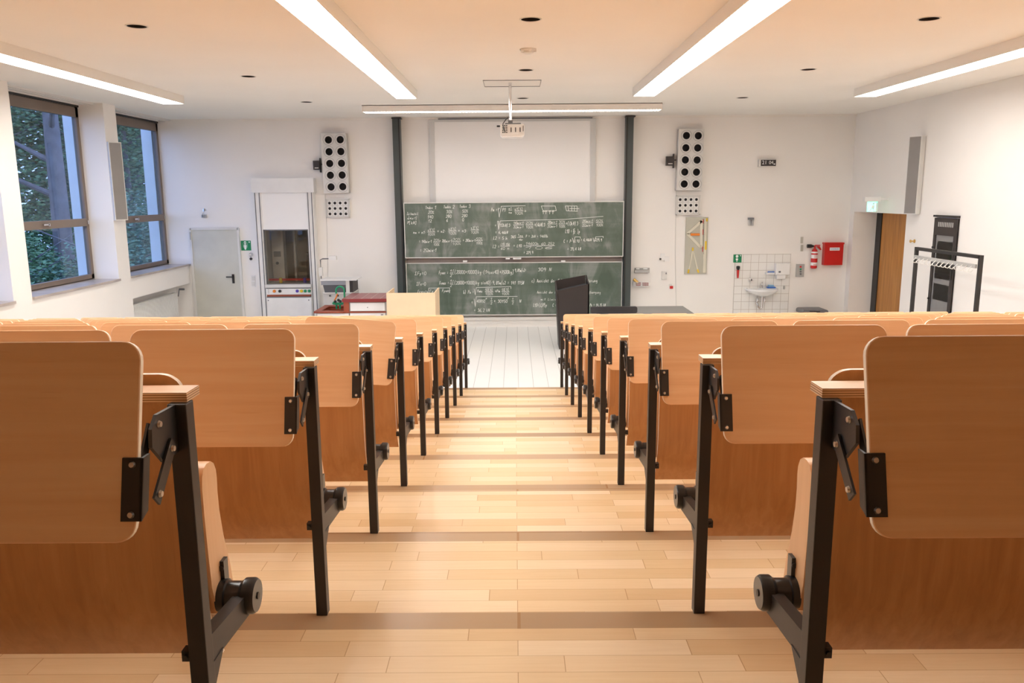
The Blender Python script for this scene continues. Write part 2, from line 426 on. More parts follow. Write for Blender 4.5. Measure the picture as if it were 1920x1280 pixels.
# windows
def window(n, a, b):
    y0, y1 = a, b; t = .075
    bm = B()
    z0, z1 = SILL+.03, 4.0
    box(bm, WX-.07, WX, y0, y0+t, z0, z1); box(bm, WX-.07, WX, y1-t, y1, z0, z1)
    box(bm, WX-.07, WX, y0, y1, z1-.15, z1); box(bm, WX-.07, WX, y0, y1, z0, z0+.07)
    w = struct('window_%d' % n, bm, BROWNF)
    bm = B(); box(bm, WX-.07, WX+.015, y0+t, y1-t, 2.16, 2.28); obj('transom', bm, BROWNF, w)
    bm = B(); box(bm, WX+.0, WX+.03, y0+.02, y1-.02, 4.0, 4.03); obj('head_cap', bm, METAL, w)
    for za, zb in ((z0+.07, 2.16), (2.28, z1-.15)):
        bm = B(); box(bm, WX-.04, WX-.034, y0+t, y1-t, za, zb); obj('pane', bm, GLASS, w)
    bm = B(); box(bm, WX+.015, WX+.05, (y0+y1)/2-.02, (y0+y1)/2+.02, 2.2, 2.24); box(bm, WX+.03, WX+.05, (y0+y1)/2-.14, (y0+y1)/2, 2.21, 2.235)
    box(bm, WX, WX+.03, y1-.09, y1-.03, 2.19, 2.25); obj('window_handle', bm, CHROME, w)
    bm = B(); box(bm, WX-.08, XL+.03, y0, y1+ (0 if b > 15 else .0), SILL-.02, SILL+.015); obj('window_sill', bm, STONE, w)
    bm = B(); box(bm, WX-.12, WX-.07, y0, y1, SILL-.05, SILL+.03); obj('outer_sill', bm, GREY, w)
for n, (a, b) in enumerate(((13.44,YW),(10.64,13.04),(7.84,10.24),(5.04,7.44))): window(n+1, a, b)
# exterior fins (white pilasters seen through the glass)
bm = B()
for Y in (YW+.05, 13.24, 10.44, 7.64): box(bm, -7.17, -6.97, Y-.10, Y+.14, -3, 5.2)
struct('wall_fin', bm, FINM)
# ------------------------------------------------------------------ benches
HALF = {-1: 'left', 1: 'right'}
X0 = {-1: -.552, 1: .512}
NSEAT, PITCH, TW = 9, .4825, .43
def bench(sg):
    x0 = X0[sg]; y, z = 0.0, 0.0
    R = thing('bench_row', 'x', 'bench', (x0, 0, 0))
    def X(s): return x0+sg*s
    slen = .03+NSEAT*PITCH-.02
    # worktop
    bm = B(); box(bm, X(.004), X(slen+.03), .002, .057, .737, .753)
    for f in bm.faces:
        if abs(f.normal.z) < .5: pass
    bm.normal_update()
    for f in bm.faces: f.material_index = 1 if abs(f.normal.z) < .5 else 0
    obj('worktop', bm, [BEECH, EDGEZ], R)
    # back panel, one long curved sheet
    prof = [(.078,.768),(.0785,.7665),(.0795,.765),(.081,.762),(.083,.758),(.086,.753),(.090,.746),(.10,.73),(.115,.70),(.145,.62),(.160,.54),(.165,.45),(.168,.34),(.18,.26),(.205,.19),(.243,.125)]
    arc = [0]
    for a, b in zip(prof, prof[1:]): arc.append(arc[-1]+math.hypot(a[0]-b[0], a[1]-b[1]))
    bm = B(); r = .03; th = .011
    rows = []
    for (dy, dz), t in zip(prof, arc):
        cut = r-math.sqrt(max(0, r*r-max(0, r-t)**2)) if t < r else 0
        sa, sb = .052+cut+(min(1,max(0,(.70-dz)/.1))*.022), slen-.02-cut
        rows.append([bm.verts.new((X(sa), dy, dz)), bm.verts.new((X(sb), dy, dz)), bm.verts.new((X(sb), dy+th, dz)), bm.verts.new((X(sa), dy+th, dz))])
    for a, b in zip(rows, rows[1:]):
        for k in range(4):
            f = bm.faces.new((a[k], a[(k+1)%4], b[(k+1)%4], b[k])); f.material_index = 0 if k in (0, 2) else 1
    bm.faces.new(rows[0]).material_index = 1; bm.faces.new(rows[-1][::-1]).material_index = 1
    obj('back_panel', bm, [PANELW, EDGEP], R, smooth=True)
    # legs: end frames and intermediate ones
    for k, s in enumerate((0, .03+3*PITCH-.04, .03+6*PITCH-.04, slen)):
        bm = B(); box(bm, X(s), X(s+.032), -.014, .018, 0, .737, bev=.002)
        L = obj('leg', bm, METAL, R)
        bm = B(); prism(bm, [(.008,.243),(.008,.297),(.232,.272),(.232,.224)], 'x', X(s+.004), X(s+.030))
        prism(bm, [(.004,.243),(.07,.243),(.004,.18)], 'x', X(s+.002), X(s+.030)); obj('seat_arm', bm, METAL, R)
        bm = B(); box(bm, X(s+.032), X(s+.047), -.008, .012, .262, .282); cyl(bm, (X(s+.040), -.013, .272), (X(s+.040), -.008, .272), .005, seg=8)
        obj('panel_clip', bm, METAL, L)
        if k == 0:
            bm = B(); lathe(bm, (X(0), .232, .262), [(.033,sg*.066),(.035,sg*.05),(.030,sg*.048),(.030,sg*.020),(.037,sg*.012),(.037,sg*-.006),(.033,sg*-.012)], 28, 'x')
            pv = obj('seat_pivot', bm, PLAST, R, smooth=True)
            bm = B(); lathe(bm, (X(-.0122), .232, .262), [(.007,0),(.007,sg*-.002)], 12, 'x'); obj('pivot_screw', bm, METAL, pv)
            bm = B(); box(bm, X(.056), X(.0685), .238, .262, .24, .335); cyl(bm, (X(.062), .235, .32), (X(.062), .239, .32), .006, seg=10); obj('pivot_lug', bm, PLAST, pv)
        else:
            bm = B(); cyl(bm, (X(s-.03), .232, .262), (X(s+.062), .232, .262), .028, seg=16); obj('seat_pivot', bm, PLAST, R, smooth=True)
    for k in range(NSEAT):
        s = .024+k*PITCH
        # flip-up seat, folded
        bm = B()
        pr = [(.208,.235),(.190,.30),(.184,.38),(.180,.46),(.180,.515),(.184,.537),(.194,.551),(.21,.556),(.232,.554),(.247,.545),(.256,.528),(.258,.51),(.256,.48),(.258,.44),(.270,.38),(.296,.30),(.305,.25),(.298,.228)]
        prism(bm, [(a,b) for a,b in pr], 'x', X(s+.040), X(s+.415)); bm.normal_update()
        for f in bm.faces: f.material_index = 1 if len(f.verts) > 4 else 0
        obj('seat', bm, [SEATW, SEATW], R, smooth=True)
        # folding tablet, hanging behind the worktop and tilted
        bm = B(); prism(bm, rrect(0, 0, TW, .306, .03), 'y', -.006, .006); bm.normal_update()
        for f in bm.faces: f.material_index = 0 if abs(f.normal.y) > .7 else 1
        es = [e for e in bm.edges if abs(sum(f.normal.y for f in e.link_faces)) > .5 and len({round(abs(f.normal.y)) for f in e.link_faces}) == 2]
        bmesh.ops.bevel(bm, geom=es, offset=.0015, segments=1, affect='EDGES')
        th = math.atan2(.077, .295)
        Tm = Matrix.Translation((X(s if sg > 0 else s+TW), -.172, .563)) @ Matrix.Rotation(-th, 4, 'X')
        if sg < 0: Tm = Matrix.Translation((X(s+TW), -.172, .563)) @ Matrix.Rotation(-th, 4, 'X')
        bmesh.ops.transform(bm, matrix=Tm, verts=bm.verts)
        T = obj('folding_tablet', bm, [BEECH, EDGEP], R)
        for e in (0, 1):
            q = 1 if e == 0 else -1; se = s if e == 0 else s+TW
            def XX(d): return X(se+q*d)
            def TL(u, v):   # tablet local: v along height, u off the viewer face
                c, sn = math.cos(th), math.sin(th)
                yy, zz = -.006-u, v
                return (-.172+yy*c+zz*sn, .563-yy*sn*0+zz*c - yy*(-sn)*(-1)*0)
            # plate
            bm = B(); h0, h1 = .035, .130
            a, b_ = TL(0, h0), TL(0, h1); a2, b2 = TL(.004, h0), TL(.004, h1)
            prism(bm, [a, b_, b2, a2], 'x', XX(-.010), XX(.022))
            c0, c1 = TL(-.02, h0+.008), TL(-.02, h1)
            prism(bm, [a2, b2, c1, c0], 'x', XX(-.010), XX(-.006))
            hg = obj('tablet_hinge', bm, METAL, T)
            bm = B()
            # swing links
            for (p, w, sx) in (((( -.050,.672),(-.112,.612)), .0125, -.011), (((-.085,.712),(-.128,.655)), .010, .006)):
                (ya, za), (yb, zb) = p; dd = Vector((yb-ya, zb-za)).normalized(); nn = Vector((-dd.y, dd.x))*w
                poly = [(ya+nn.x-dd.x*w, za+nn.y-dd.y*w), (yb+nn.x+dd.x*w*.6, zb+nn.y+dd.y*w*.6), (yb-nn.x+dd.x*w*.6, zb-nn.y+dd.y*w*.6), (ya-nn.x-dd.x*w, za-nn.y-dd.y*w)]
                prism(bm, poly, 'x', XX(sx), XX(sx+.004))
            obj('swing_link', bm, METAL, hg)
            bm = B(); prism(bm, [(-.01,.736),(-.082,.738),(-.104,.72),(-.108,.692),(-.070,.655),(-.01,.655)], 'x', XX(-.006), XX(.0)); obj('hinge_bracket', bm, METAL, hg)
            if not (k == 0 and ((e == 0 and sg > 0) or (e == 0 and sg < 0))): continue
            for v in (h0+.010, h1-.010):
                p = TL(.0045, v); bm = B(); cyl(bm, (XX(.006), p[0], p[1]), (XX(.006), p[0]-.004, p[1]+.001), .0055, .004, seg=10); obj('bolt', bm, BOLT, hg)
            for (yy, zz, sx) in ((-.050,.672,-.0115), (-.108,.616,-.0115), (-.080,.722,-.0065)):
                bm = B(); cyl(bm, (XX(sx), yy, zz), (XX(sx-.004), yy, zz), .006, .0045, seg=10); obj('bolt', bm, BOLT, hg)
    return R
ordn = ['nearest the camera', 'second from the camera', 'third from the camera', 'fourth from the camera', 'fifth from the camera',
        'sixth from the camera', 'fourth from the podium', 'third from the podium', 'second from the podium', 'nearest the podium']
for sg in (-1, 1):
    proto = bench(sg)
    for r in range(10):
        o = proto if r == 0 else copy_tree(proto)
        o.location = (X0[sg], edge_y(r-1), tread_z(r-1))
        side = HALF[sg]
        o['label'] = 'beech plywood bench row %s of the aisle, %s' % (side, ordn[r])
        o['group'] = 'tiered bench rows %s of the aisle' % side
        if sg == -1 and r == 3:
            tb = [c for c in o.children if c.name.startswith('folding_tablet')]
            t0 = max(tb, key=lambda c: max(b[0] for b in c.bound_box))
            t0['label'] = 'crooked tablet that hangs lower at the aisle end'
            piv = Vector((-.25, -.13, .72))
            t0.matrix_local = Matrix.Translation(piv+Vector((0,0,.012))) @ Matrix.Rotation(math.radians(4.2), 4, 'Y') @ Matrix.Translation(-piv)
# ------------------------------------------------------------------ ceiling lamps
def lamp(x0, x1, ya, yb, label, seg=2.4, dark=None):
    cx = (x0+x1)/2
    R = thing('ceiling_light', label, 'ceiling light', (cx, yb, ZC), 'long ceiling lights running down the room')
    bm = B(); z = 3.955
    box(bm, x0-.012, x0, ya, yb, z, ZC); box(bm, x1, x1+.012, ya, yb, z, ZC); box(bm, x0, x1, yb, yb+.012, z, ZC); box(bm, x0, x1, ya-.012, ya, z, ZC)
    box(bm, x0, x1, ya, yb, ZC-.02, ZC)
    obj('housing', bm, CEIL, R)
    y = yb
    while y > ya+.01:
        y2 = max(ya, y-seg)
        if dark and y2 < dark[0] and y > dark[1]:
            bm = B(); box(bm, x0+.002, x1-.002, dark[1], y-.004, z+.006, z+.012); obj('diffuser', bm, LAMP, R)
            bm = B(); xm = x0+(x1-x0)*.52
            box(bm, x0+.002, xm, dark[0], dark[1], z+.006, z+.012); obj('diffuser', bm, LAMP, R)
            bm = B(); box(bm, xm, x1+.012, dark[0], dark[1], z-.004, z+.03); obj('cover_plate', bm, CEIL, R, label='unlit grey cover plate over half of the light')
            bm = B(); box(bm, x0+.002, x1-.002, y2+.004, dark[0], z+.006, z+.012); obj('diffuser', bm, LAMP, R)
        else:
            bm = B(); box(bm, x0+.002, x1-.002, y2+.004, y-.004, z+.006, z+.012); obj('diffuser', bm, LAMP, R)
        y = y2
LY0 = 1.9
d0, d1 = at(1328,108,Z=3.955).y, at(1247,150,Z=3.955).y
lamp(-1.665, -1.385, LY0, 11.83, 'long lit ceiling light left of the projector, bright along its whole length')
lamp(1.69, 1.985, LY0, 11.77, 'long lit ceiling light right of the projector with a grey cover plate', dark=(d0, d1))
lamp(-5.17, -4.87, LY0, 12.25, 'long lit ceiling light along the window side')
lamp(4.925, 5.225, LY0, 12.05, 'long lit ceiling light above the right wall side')
R = thing('board_light', 'slim wide ceiling light across the room above the blackboard', 'ceiling light', (0,13.8,ZC))
bm = B(); box(bm, -2.50, 2.44, 13.66, 13.69, 3.965, ZC); box(bm, -2.50, 2.44, 13.93, 13.95, 3.965, ZC); box(bm, -2.5,-2.49,13.69,13.93,3.965,ZC); box(bm, 2.43,2.44,13.69,13.93,3.965,ZC)
box(bm, -2.5, 2.44, 13.66, 13.95, ZC-.012, ZC-.002)
for x in (-1.0, .62): box(bm, x, x+.006, 13.652, 13.662, 3.965, ZC)
obj('housing', bm, CEIL, R)
bm = B(); box(bm, -2.48, 2.42, 13.70, 13.92, 3.975, 3.985); obj('diffuser', bm, LAMPF, R)
bm = B()
for i in range(98): box(bm, -2.47+i*.05, -2.462+i*.05, 13.70, 13.92, 3.963, 3.974)
obj('louvre', bm, WHITE, R)
# ceiling downlights (unlit)
names = ['front left', 'middle left', 'rear left', 'front middle', 'middle', 'rear middle', 'front right', 'middle right', 'rear right']
for i, (x, y) in enumerate(HOLES):
    pos = ['nearest row, left one', 'middle row, left one', 'farthest row, left one', 'nearest row, middle one', 'middle row, middle one', 'farthest row, middle one', 'nearest row, right one', 'middle row, right one', 'farthest row, right one'][i] if i < 9 else None
    if i >= 9: continue
    R = thing('recessed_downlight', 'unlit round dark ceiling downlight, ' + pos, 'downlight', (x, y, ZC), 'recessed downlights in the ceiling')
    bm = B(); cyl(bm, (x,y,ZC+.0), (x,y,ZC+.16), .084, caps=False); cyl(bm, (x,y,ZC+.16), (x,y,ZC+.165), .084); obj('can', bm, DARKIN, R)
    bm = B(); holed(bm, circle(x,y,.096), [circle(x,y,.083)], 'z', ZC-.004, ZC); obj('trim_ring', bm, OFFW, R)
p = at(990, 92, Z=ZC)
R = thing('smoke_detector', 'small white round smoke detector on the ceiling in front of the projector', 'smoke detector', p)
bm = B(); lathe(bm, p, [(.085,0),(.085,-.012),(.06,-.02),(.055,-.04),(.03,-.05)], 24); obj('detector_base', bm, OFFW, R, smooth=True)
bm = B(); 
for k in range(5):
    a = 2*PI*k/5; box(bm, p.x+.07*math.cos(a)-.015, p.x+.07*math.cos(a)+.015, p.y+.07*math.sin(a)-.015, p.y+.07*math.sin(a)+.015, ZC-.03, ZC-.01)
obj('detector_fins', bm, WHITE, R)
# projector
PY = 11.13; a = at(938, 242, Y=PY); b = at(983, 242, Y=PY); c = at(957, 229, Y=PY); d = at(957, 256, Y=PY)
R = thing('projector', 'white data projector hanging from the ceiling on a pole', 'projector', (c.x, PY, ZC))
px0, px1, pz1, pz0 = a.x, b.x, c.z-.035, d.z+.01
bm = B(); box(bm, px0, px1, PY-.12, PY+.22, pz0, pz1, bev=.012); pb = obj('projector_body', bm, OFFW, R)
bm = B(); prism(bm, [(px0+.005,pz0+.002),(px1-.005,pz0+.002),(px1-.03,pz0-.022),(px0+.03,pz0-.022)], 'y', PY-.10, PY+.2); obj('lower_shell', bm, WHITE, pb)
bm = B()
for i in range(3):
    for j in range(4): box(bm, px0+.03+i*.025, px0+.045+i*.025, PY-.124, PY-.119, pz0+.03+j*.028, pz0+.046+j*.028)
for i in range(3): box(bm, px0+.14+i*.06, px0+.152+i*.06, PY-.124, PY-.119, pz0+.04, pz0+.1)
box(bm, px1-.02, px1-.012, PY-.124, PY-.119, pz0+.05, pz0+.12)
obj('connector_ports', bm, PLAST, pb)
bm = B(); cyl(bm, (c.x, PY, pz1+.03), (c.x, PY, ZC), .022, seg=16); obj('ceiling_pole', bm, CHROME, R, smooth=True)
bm = B(); box(bm, c.x-.07, c.x+.14, PY-.08, PY+.1, pz1, pz1+.018); box(bm, c.x-.03, c.x+.03, PY-.03, PY+.03, pz1+.018, pz1+.06); obj('mounting_bracket', bm, GREYD, R)
bm = B(); tube(bm, [(c.x-.02,PY-.03,pz1+.10),(c.x-.06,PY-.1,pz1+.06),(c.x-.10,PY-.16,pz1+.0),(c.x-.09,PY-.17,pz1-.06),(c.x-.07,PY-.125,pz1-.10)], .006, 8)
box(bm, px0-.045, px0+.01, PY-.06, PY-.02, pz1-.03, pz1-.01); obj('cable', bm, PLAST, R)
bm = B(); holed(bm, [(-.40,10.88),(.36,10.88),(.36,11.5),(-.40,11.5)], [[(-.397,10.886),(.357,10.886),(.357,11.497),(-.397,11.497)]], 'z', ZC-.006, ZC)
tag(obj('ceiling_hatch', bm, METAL), 'thin dark outline of an access hatch in the ceiling over the projector', 'ceiling hatch')
# ------------------------------------------------------------------ back wall: board system
def wb(bm, x0p, y0p, x1p, y1p, Y, depth=None, back=None, mi=0, bev=0):
    """box whose front face fills the pixel rectangle on plane Y"""
    ym, xm = (y0p+y1p)/2, (x0p+x1p)/2
    xa, xb = at(x0p, ym, Y=Y).x, at(x1p, ym, Y=Y).x
    za, zb = at(xm, y1p, Y=Y).z, at(xm, y0p, Y=Y).z
    box(bm, xa, xb, Y, (Y+depth) if depth else (back or YW), za, zb, mi, bev=bev); return xa, xb, za, zb
R = thing('chalkboard_system', 'tall sliding blackboard frame with two green writing boards and dark posts', 'blackboard', (0, YW, 0))
for (sgn, xa, xb) in ((-1, -2.31, -2.17), (1, 2.13, 2.27)):
    bm = B(); box(bm, xa, xb, YW-.20, YW, 0, ZC-.02); o = obj('post', bm, POST, R)
    bm = B(); ix = xb if sgn < 0 else xa
    box(bm, ix-.028*(sgn < 0)-.0, ix+.028*(sgn > 0), YW-.215, YW-.2, 0, ZC-.03); obj('guide_rail', bm, POSTD, o)
    bm = B(); box(bm, xa-.01, xb+.03, YW-.22, YW, ZC-.035, ZC-.012); obj('post_cap', bm, METAL, o)
def board(Y, z0, z1, name, x0=-2.13, x1=2.10):
    bm = B(); box(bm, x0, x1, Y, Y+.03, z0, z1); bo = obj('writing_board', bm, BOARD, R, label=name)
    bm = B(); t = .016
    box(bm, x0-t, x0, Y-.008, Y+.03, z0-t, z1+t); box(bm, x1, x1+t, Y-.008, Y+.03, z0-t, z1+t)
    box(bm, x0, x1, Y-.008, Y+.03, z1, z1+t); box(bm, x0, x1, Y-.012, Y+.03, z0-t, z0); obj('board_frame', bm, OFFW, bo)
    return bo
YU, YLo = YW-.19, YW-.12
zU0, zU1 = at(960,481,Y=YU).z, at(960,380,Y=YU).z
zL0, zL1 = at(960,589,Y=YLo).z, at(960,493,Y=YLo).z
BU = board(YU, zU0, zU1, 'upper board full of load-sharing calculations')
BL = board(YLo, zL0, zL1, 'lower board full of force calculations')
bm = B(); box(bm, -2.12, 2.1, YW-.05, YW-.03, zL1-.05, zU0+.1); obj('back_rail', bm, plain('brown_grey_backing', (.42,.36,.32,1), .7), R)
bm = B()
for px in (948, 962, 969): wb(bm, px, 483.5, px+8, 486, YU-.02, .03)
for px in (868, 1052): wb(bm, px, 488, px+8, 491.5, YLo-.03, .03)
obj('board_grip', bm, WHITE, R)
# ---- handwriting: single stroke letters
G = {
'0':"1,0 0,2 0,4 1,6 3,6 4,4 4,2 3,0 1,0", '1':"0,4 3,6 2,0", '2':"0,5 2,6 4,5 3,3 0,0 4,0", '3':"0,5 2,6 4,5 2,3 4,2 3,0 0,0", '4':"3,0 3,6 0,2 4,2",
'5':"4,6 1,6 0,3 3,3 4,2 3,0 0,0", '6':"4,6 1,4 0,2 1,0 3,0 4,2 2,3 0,2", '7':"0,6 4,6 1,0;1,3 3,3", '8':"2,3 0,4 1,6 3,6 4,4 2,3 0,2 1,0 3,0 4,2 2,3", '9':"4,4 2,3 0,4 1,6 3,6 4,4 3,0",
'%':"0,0 4,6;0,6 1,5 0,4 0,6;4,2 3,1 4,0 4,2", '=':"0,2 3,2;0,4 3,4", '+':"0,3 4,3;2,1 2,5", '-':"0,3 3,3", '.':"1,2.7 1.4,3", ',':"1,1 .4,-1",
'(':"2,7 .5,5 .5,1 2,-1", ')':"0,7 1.5,5 1.5,1 0,-1", '[':"2,7 0,7 0,-1 2,-1", ']':"0,7 2,7 2,-1 0,-1", '/':"0,-1 3,7",
'P':"0,0 .6,6 3,6 4,4.5 3,3 .4,3", 'F':"0,0 1,6 4,6;.5,3 3,3", 'L':"1,6 0,0 3,.5", 'C':"4,5 2,6 0,3 1,0 4,1", 'N':"0,0 .5,6 3,0 4,6", 'W':"0,6 1,0 2,4 3,0 4,6", 'I':"1,0 2,6;0,6 3,6", 'Z':"0,6 4,6 0,0 4,0;1,3 3,3",
'A':"0,0 2,6 4,0;1,2 3,2", 'T':"0,6 4,6;2,6 1.6,0", 'U':"0,6 .4,1 2,0 3.6,1 4,6", 'S':"4,6 1,6 0,4 4,2 3,0 0,0", 'E':"4,6 0,6 0,0 4,0;0,3 3,3",
'a':"3,3 1,3.6 0,1 1,0 3,3 3.2,0", 'b':"0,6 0,0 2,0 3,2 0,3", 'c':"3,3 1,3.4 0,1.5 1,0 3,.6", 'd':"3,3 1,3.2 0,1 1,0 3,2;3.4,6 3,0", 'e':"0,1.6 3,2.4 2,3.4 0,2 1,0 3,.6",
'f':"3,6 1.6,5 1,-1;0,3 3,3", 'g':"3,3 1,3.3 0,1.4 2,.6 3,3 2.6,-2 0,-2", 'h':"0,6 0,0 1,3 3,3 3,0", 'i':"1,3 1,0;1,4.4 1.2,4.8", 'k':"0,6 0,0;3,3.4 0,1.6 3,0", 'l':"1,6 .6,0 1.6,.4",
'm':"0,3 0,0 1,3 2,2.6 2,0 3,3 4,2.6 4,0", 'n':"0,3.4 .2,0 1,3 3,3 3,0", 'o':"1,0 0,1.6 1,3 3,3 3,1 1,0", 'p':"0,3 0,-2;0,3 2,3.3 3,1.5 .2,.4", 'q':"3,3 1,3.3 0,1.4 3,1;3,3 2.8,-2", 'r':"0,3 .2,0 1,2.6 3,3", 's':"3,3 1,3.2 .6,2 3,1 2,0 0,.2",
't':"1.6,5.4 1.2,0 2.4,.4;0,3.4 3,3.4", 'u':"0,3 .4,0 3,1 3,3 3.2,0", 'v':"0,3 1.4,0 3,3.3", 'w':"0,3 1,0 2,2.6 3,0 4,3", 'x':"0,3.3 3,0;0,0 3,3.3", 'y':"0,3 1.4,.6;3,3 .4,-2", 'z':"0,3 3,3 0,0 3,0",
'Σ':"4,6 0,6 2,3 0,0 4,0",
}
def stroke(bm, pts, Y, w=.0042):
    for (x0, z0), (x1, z1) in zip(pts, pts[1:]):
        dx, dz = x1-x0, z1-z0; L = math.hypot(dx, dz)
        if L < 1e-5: continue
        nx, nz = -dz/L*w, dx/L*w; ex, ez = dx/L*w*.5, dz/L*w*.5
        vs = [bm.verts.new(v) for v in ((x0+nx-ex,Y,z0+nz-ez),(x1+nx+ex,Y,z1+nz+ez),(x1-nx+ex,Y,z1-nz+ez),(x0-nx-ex,Y,z0-nz-ez))]
        bm.faces.new(vs)
class Chalk:
    def __init__(s, Y): s.Y = Y-.0015; s.bm = B(); s.w = .0042
    def P(s, px, py): v = at(px, py, Y=s.Y); return (v.x, v.z)
    def line(s, *pp): stroke(s.bm, [s.P(*p) for p in pp], s.Y, s.w)
    def t(s, txt, px, py, pxw, h=6.0):
        """text starting at px, baseline py (pixels), total width pxw, digit height h"""
        n = len(txt); adv = pxw/max(1, n); i = 0
        for ch in txt:
            g = G.get(ch)
            if g:
                dy = random.uniform(-.35, .35); sl = random.uniform(.05, .12)
                cw = adv*.72
                for part in g.split(';'):
                    pts = []
                    for q in part.split():
                        u, v = map(float, q.split(','))
                        pts.append(s.P(px+i*adv+u/4*cw+v*sl*h/6, py+dy-v/6*h+random.uniform(-.12,.12)))
                    stroke(s.bm, pts, s.Y, s.w*(.66 if h < 5 else .85))
            i += 1
    def frac(s, top, bot, px, py, w, h=4.6):
        s.t(top, px, py-1.6, w, h); s.line((px-.5, py), (px+w, py-.3)); s.t(bot, px, py+h+1.8, w, h)
c = Chalk(YU)
for k, (x, a1, a2, a3) in enumerate(((798,'20%','140','12'), (832,'30%','280','6'), (862,'50%','280','0'))):
    dyk = -k*1.2
    c.t('Index', x, 391.5+dyk, 14, 5); c.t(str(k+1), x+17, 391.5+dyk, 4, 6)
    c.t(a1, x+5, 400.5+dyk, 11, 5.4); c.t(a2, x+4, 409+dyk, 11, 5.4); c.t(a3, x+5, 417+dyk, 7*len(a3)/2, 5.4)
c.t('Zeitanteil', 763, 403, 22, 4.8); c.t('n[min-1]', 764, 411, 18, 4.6); c.t('P[kN]', 764, 420, 18, 5)
c.t('nm = n1.', 775, 438, 25, 5); c.frac('q1[%]', '100%', 802, 435, 14); c.t('+ n2.', 820, 436, 17, 5); c.frac('q2[%]', '100%', 841, 433, 15)
c.t('+ n3.', 859, 435, 19, 5); c.frac('q3[%]', '100%', 883, 431, 15)
c.t('= 140min-1', 786, 455, 24, 5); c.frac('20%', '100%', 813, 454, 11); c.t('+ 280min-1', 824, 454, 24, 5); c.frac('30%', '100%', 849, 452.5, 15)
c.t('+ 280min-1', 868, 453, 24, 5); c.frac('50%', '100%', 893, 451.5, 12)
c.t('= 252min-1', 788, 472, 31, 6)
c.t('Pm =', 921, 396, 12, 6); c.line((934,391),(936,407),(940,386.5),(985,385.5)); c.t('p', 935, 392, 3, 4)
c.t('P1', 942, 396, 7, 6); c.frac('n1', 'nm', 954, 394, 6, 4); c.frac('q1[%]', '100%', 965, 395.5, 16, 4.6); c.t('+', 983, 398, 5, 5)
c.line((1015,386),(1018,395),(1039,394.5),(1043,395),(1041,386),(1015,386))
for x in (1019, 1024, 1031, 1037): c.line((x,394.5),(x-.5,401)); c.line((x-2,397),(x,394.5),(x+2,397))
c.line((1060,386),(1062,395),(1083,396)); c.line((1060,386),(1082,386)); c.line((1065,386),(1066,395)); c.line((1082,386),(1082,395)); c.line((1077,386),(1077,395)); c.line((1068,391),(1086,391)); c.line((1072,387),(1072,395))
c.line((933,414),(935,430),(938,414),(1060,411),(1131,405.5)); c.t('3', 933, 418, 3, 4)
c.t('= (12kN)3.', 928, 425, 32, 5.6); c.frac('140min-1', '252min-1', 963, 421.5, 19); c.frac('20%', '100%', 986, 421.5, 14); c.t('+(6kN)3.', 1002, 424, 23, 6)
c.frac('280min-1', '252min-1', 1027, 420, 18); c.frac('30%', '100%', 1048, 420, 12); c.t('+(0kN)3.', 1061, 422, 27, 6.4); c.frac('280min-1', '252min-1', 1092, 418, 20); c.frac('50%', '100%', 1118, 417.5, 13)
c.t('= 6,46kN', 929, 438, 24, 5); c.t('L2 = 5 h', 925, 449, 27, 5.6); c.t('365', 958, 446, 10, 5); c.frac('Tag', 'Jahr', 971, 445, 10, 4); c.t('P = 2kN = 14600h', 986, 445, 42, 4.6)
c.t('L2 =', 924, 465, 13, 6); c.frac('L10 106', '60 n', 939, 461.5, 17, 4.4); c.t('= L10 =', 963, 463, 22, 5); c.frac('14600h 60 252', '106', 986, 460.5, 54, 4.6); c.t('= 229,9', 982, 476, 18, 5)
c.t('L10 = (  )p', 1060, 437, 28, 7); c.frac('C', 'P', 1075, 434, 4, 4); c.t('C = P.', 1057, 455, 17, 6); c.line((1073,446),(1076,455),(1078,444),(1088,444),(1088,447)); c.t('L10', 1078, 454, 9, 5)
c.t('= 6,46kN.', 1089, 452, 23, 5); c.line((1112,446),(1114,453),(1117,444),(1131,443),(1131,446)); c.t('229,9', 1116, 452, 13, 5); c.t('= 39,4 kN', 1064, 469, 26, 5.6)
for (a1, b1, a2, b2) in ((1093,390,1150,391),(1101,435,1143,436),(1095,462,1116,462)): pass
obj('chalk_writing', c.bm, CHALKM, BU, label='white chalk handwriting')
c = Chalk(YLo)
c.t('ΣFy=0', 778, 515.5, 22, 6); c.t('ΣFx=0', 781, 535, 18, 6)
c.t('Fymax =', 823, 514, 18, 6); c.frac('1', '2', 844, 512, 4, 5); c.t('[(20000+10000)kg.(1+cos40)+7500kg]', 849, 513, 115, 6.4); c.t('.9,81m/s2=', 963, 509, 24, 5.4); c.t('309 N', 1009, 508, 26, 6)
c.t('Fxmax =', 824, 533, 18, 6); c.frac('1', '2', 844, 531, 4, 5); c.t('[(20000+10000)kg.sin40].9,81m/s2 = 141 115N', 849, 533, 134, 6.2)
c.t('c) Ansicht der Schwenkung der Federung', 997, 529, 124, 6)
c.t('Fres=', 783, 549, 18, 5.4); c.line((801,546),(802,552),(804,540),(843,539.5),(843,549)); c.t('Fx2', 805, 548, 14, 5); c.t('Fymax', 829, 547, 16, 5)
c.t('b) Pm =', 869, 550, 20, 6); c.line((889,541),(891,553),(893,539),(958,537),(958,541)); c.t('Pmax', 895, 548, 10, 5); c.frac('50[%]', '100%', 910, 547, 15, 4.4); c.t('+Pm', 928, 548, 10, 5); c.frac('50[%]', '100%', 941, 546.5, 14, 4.4)
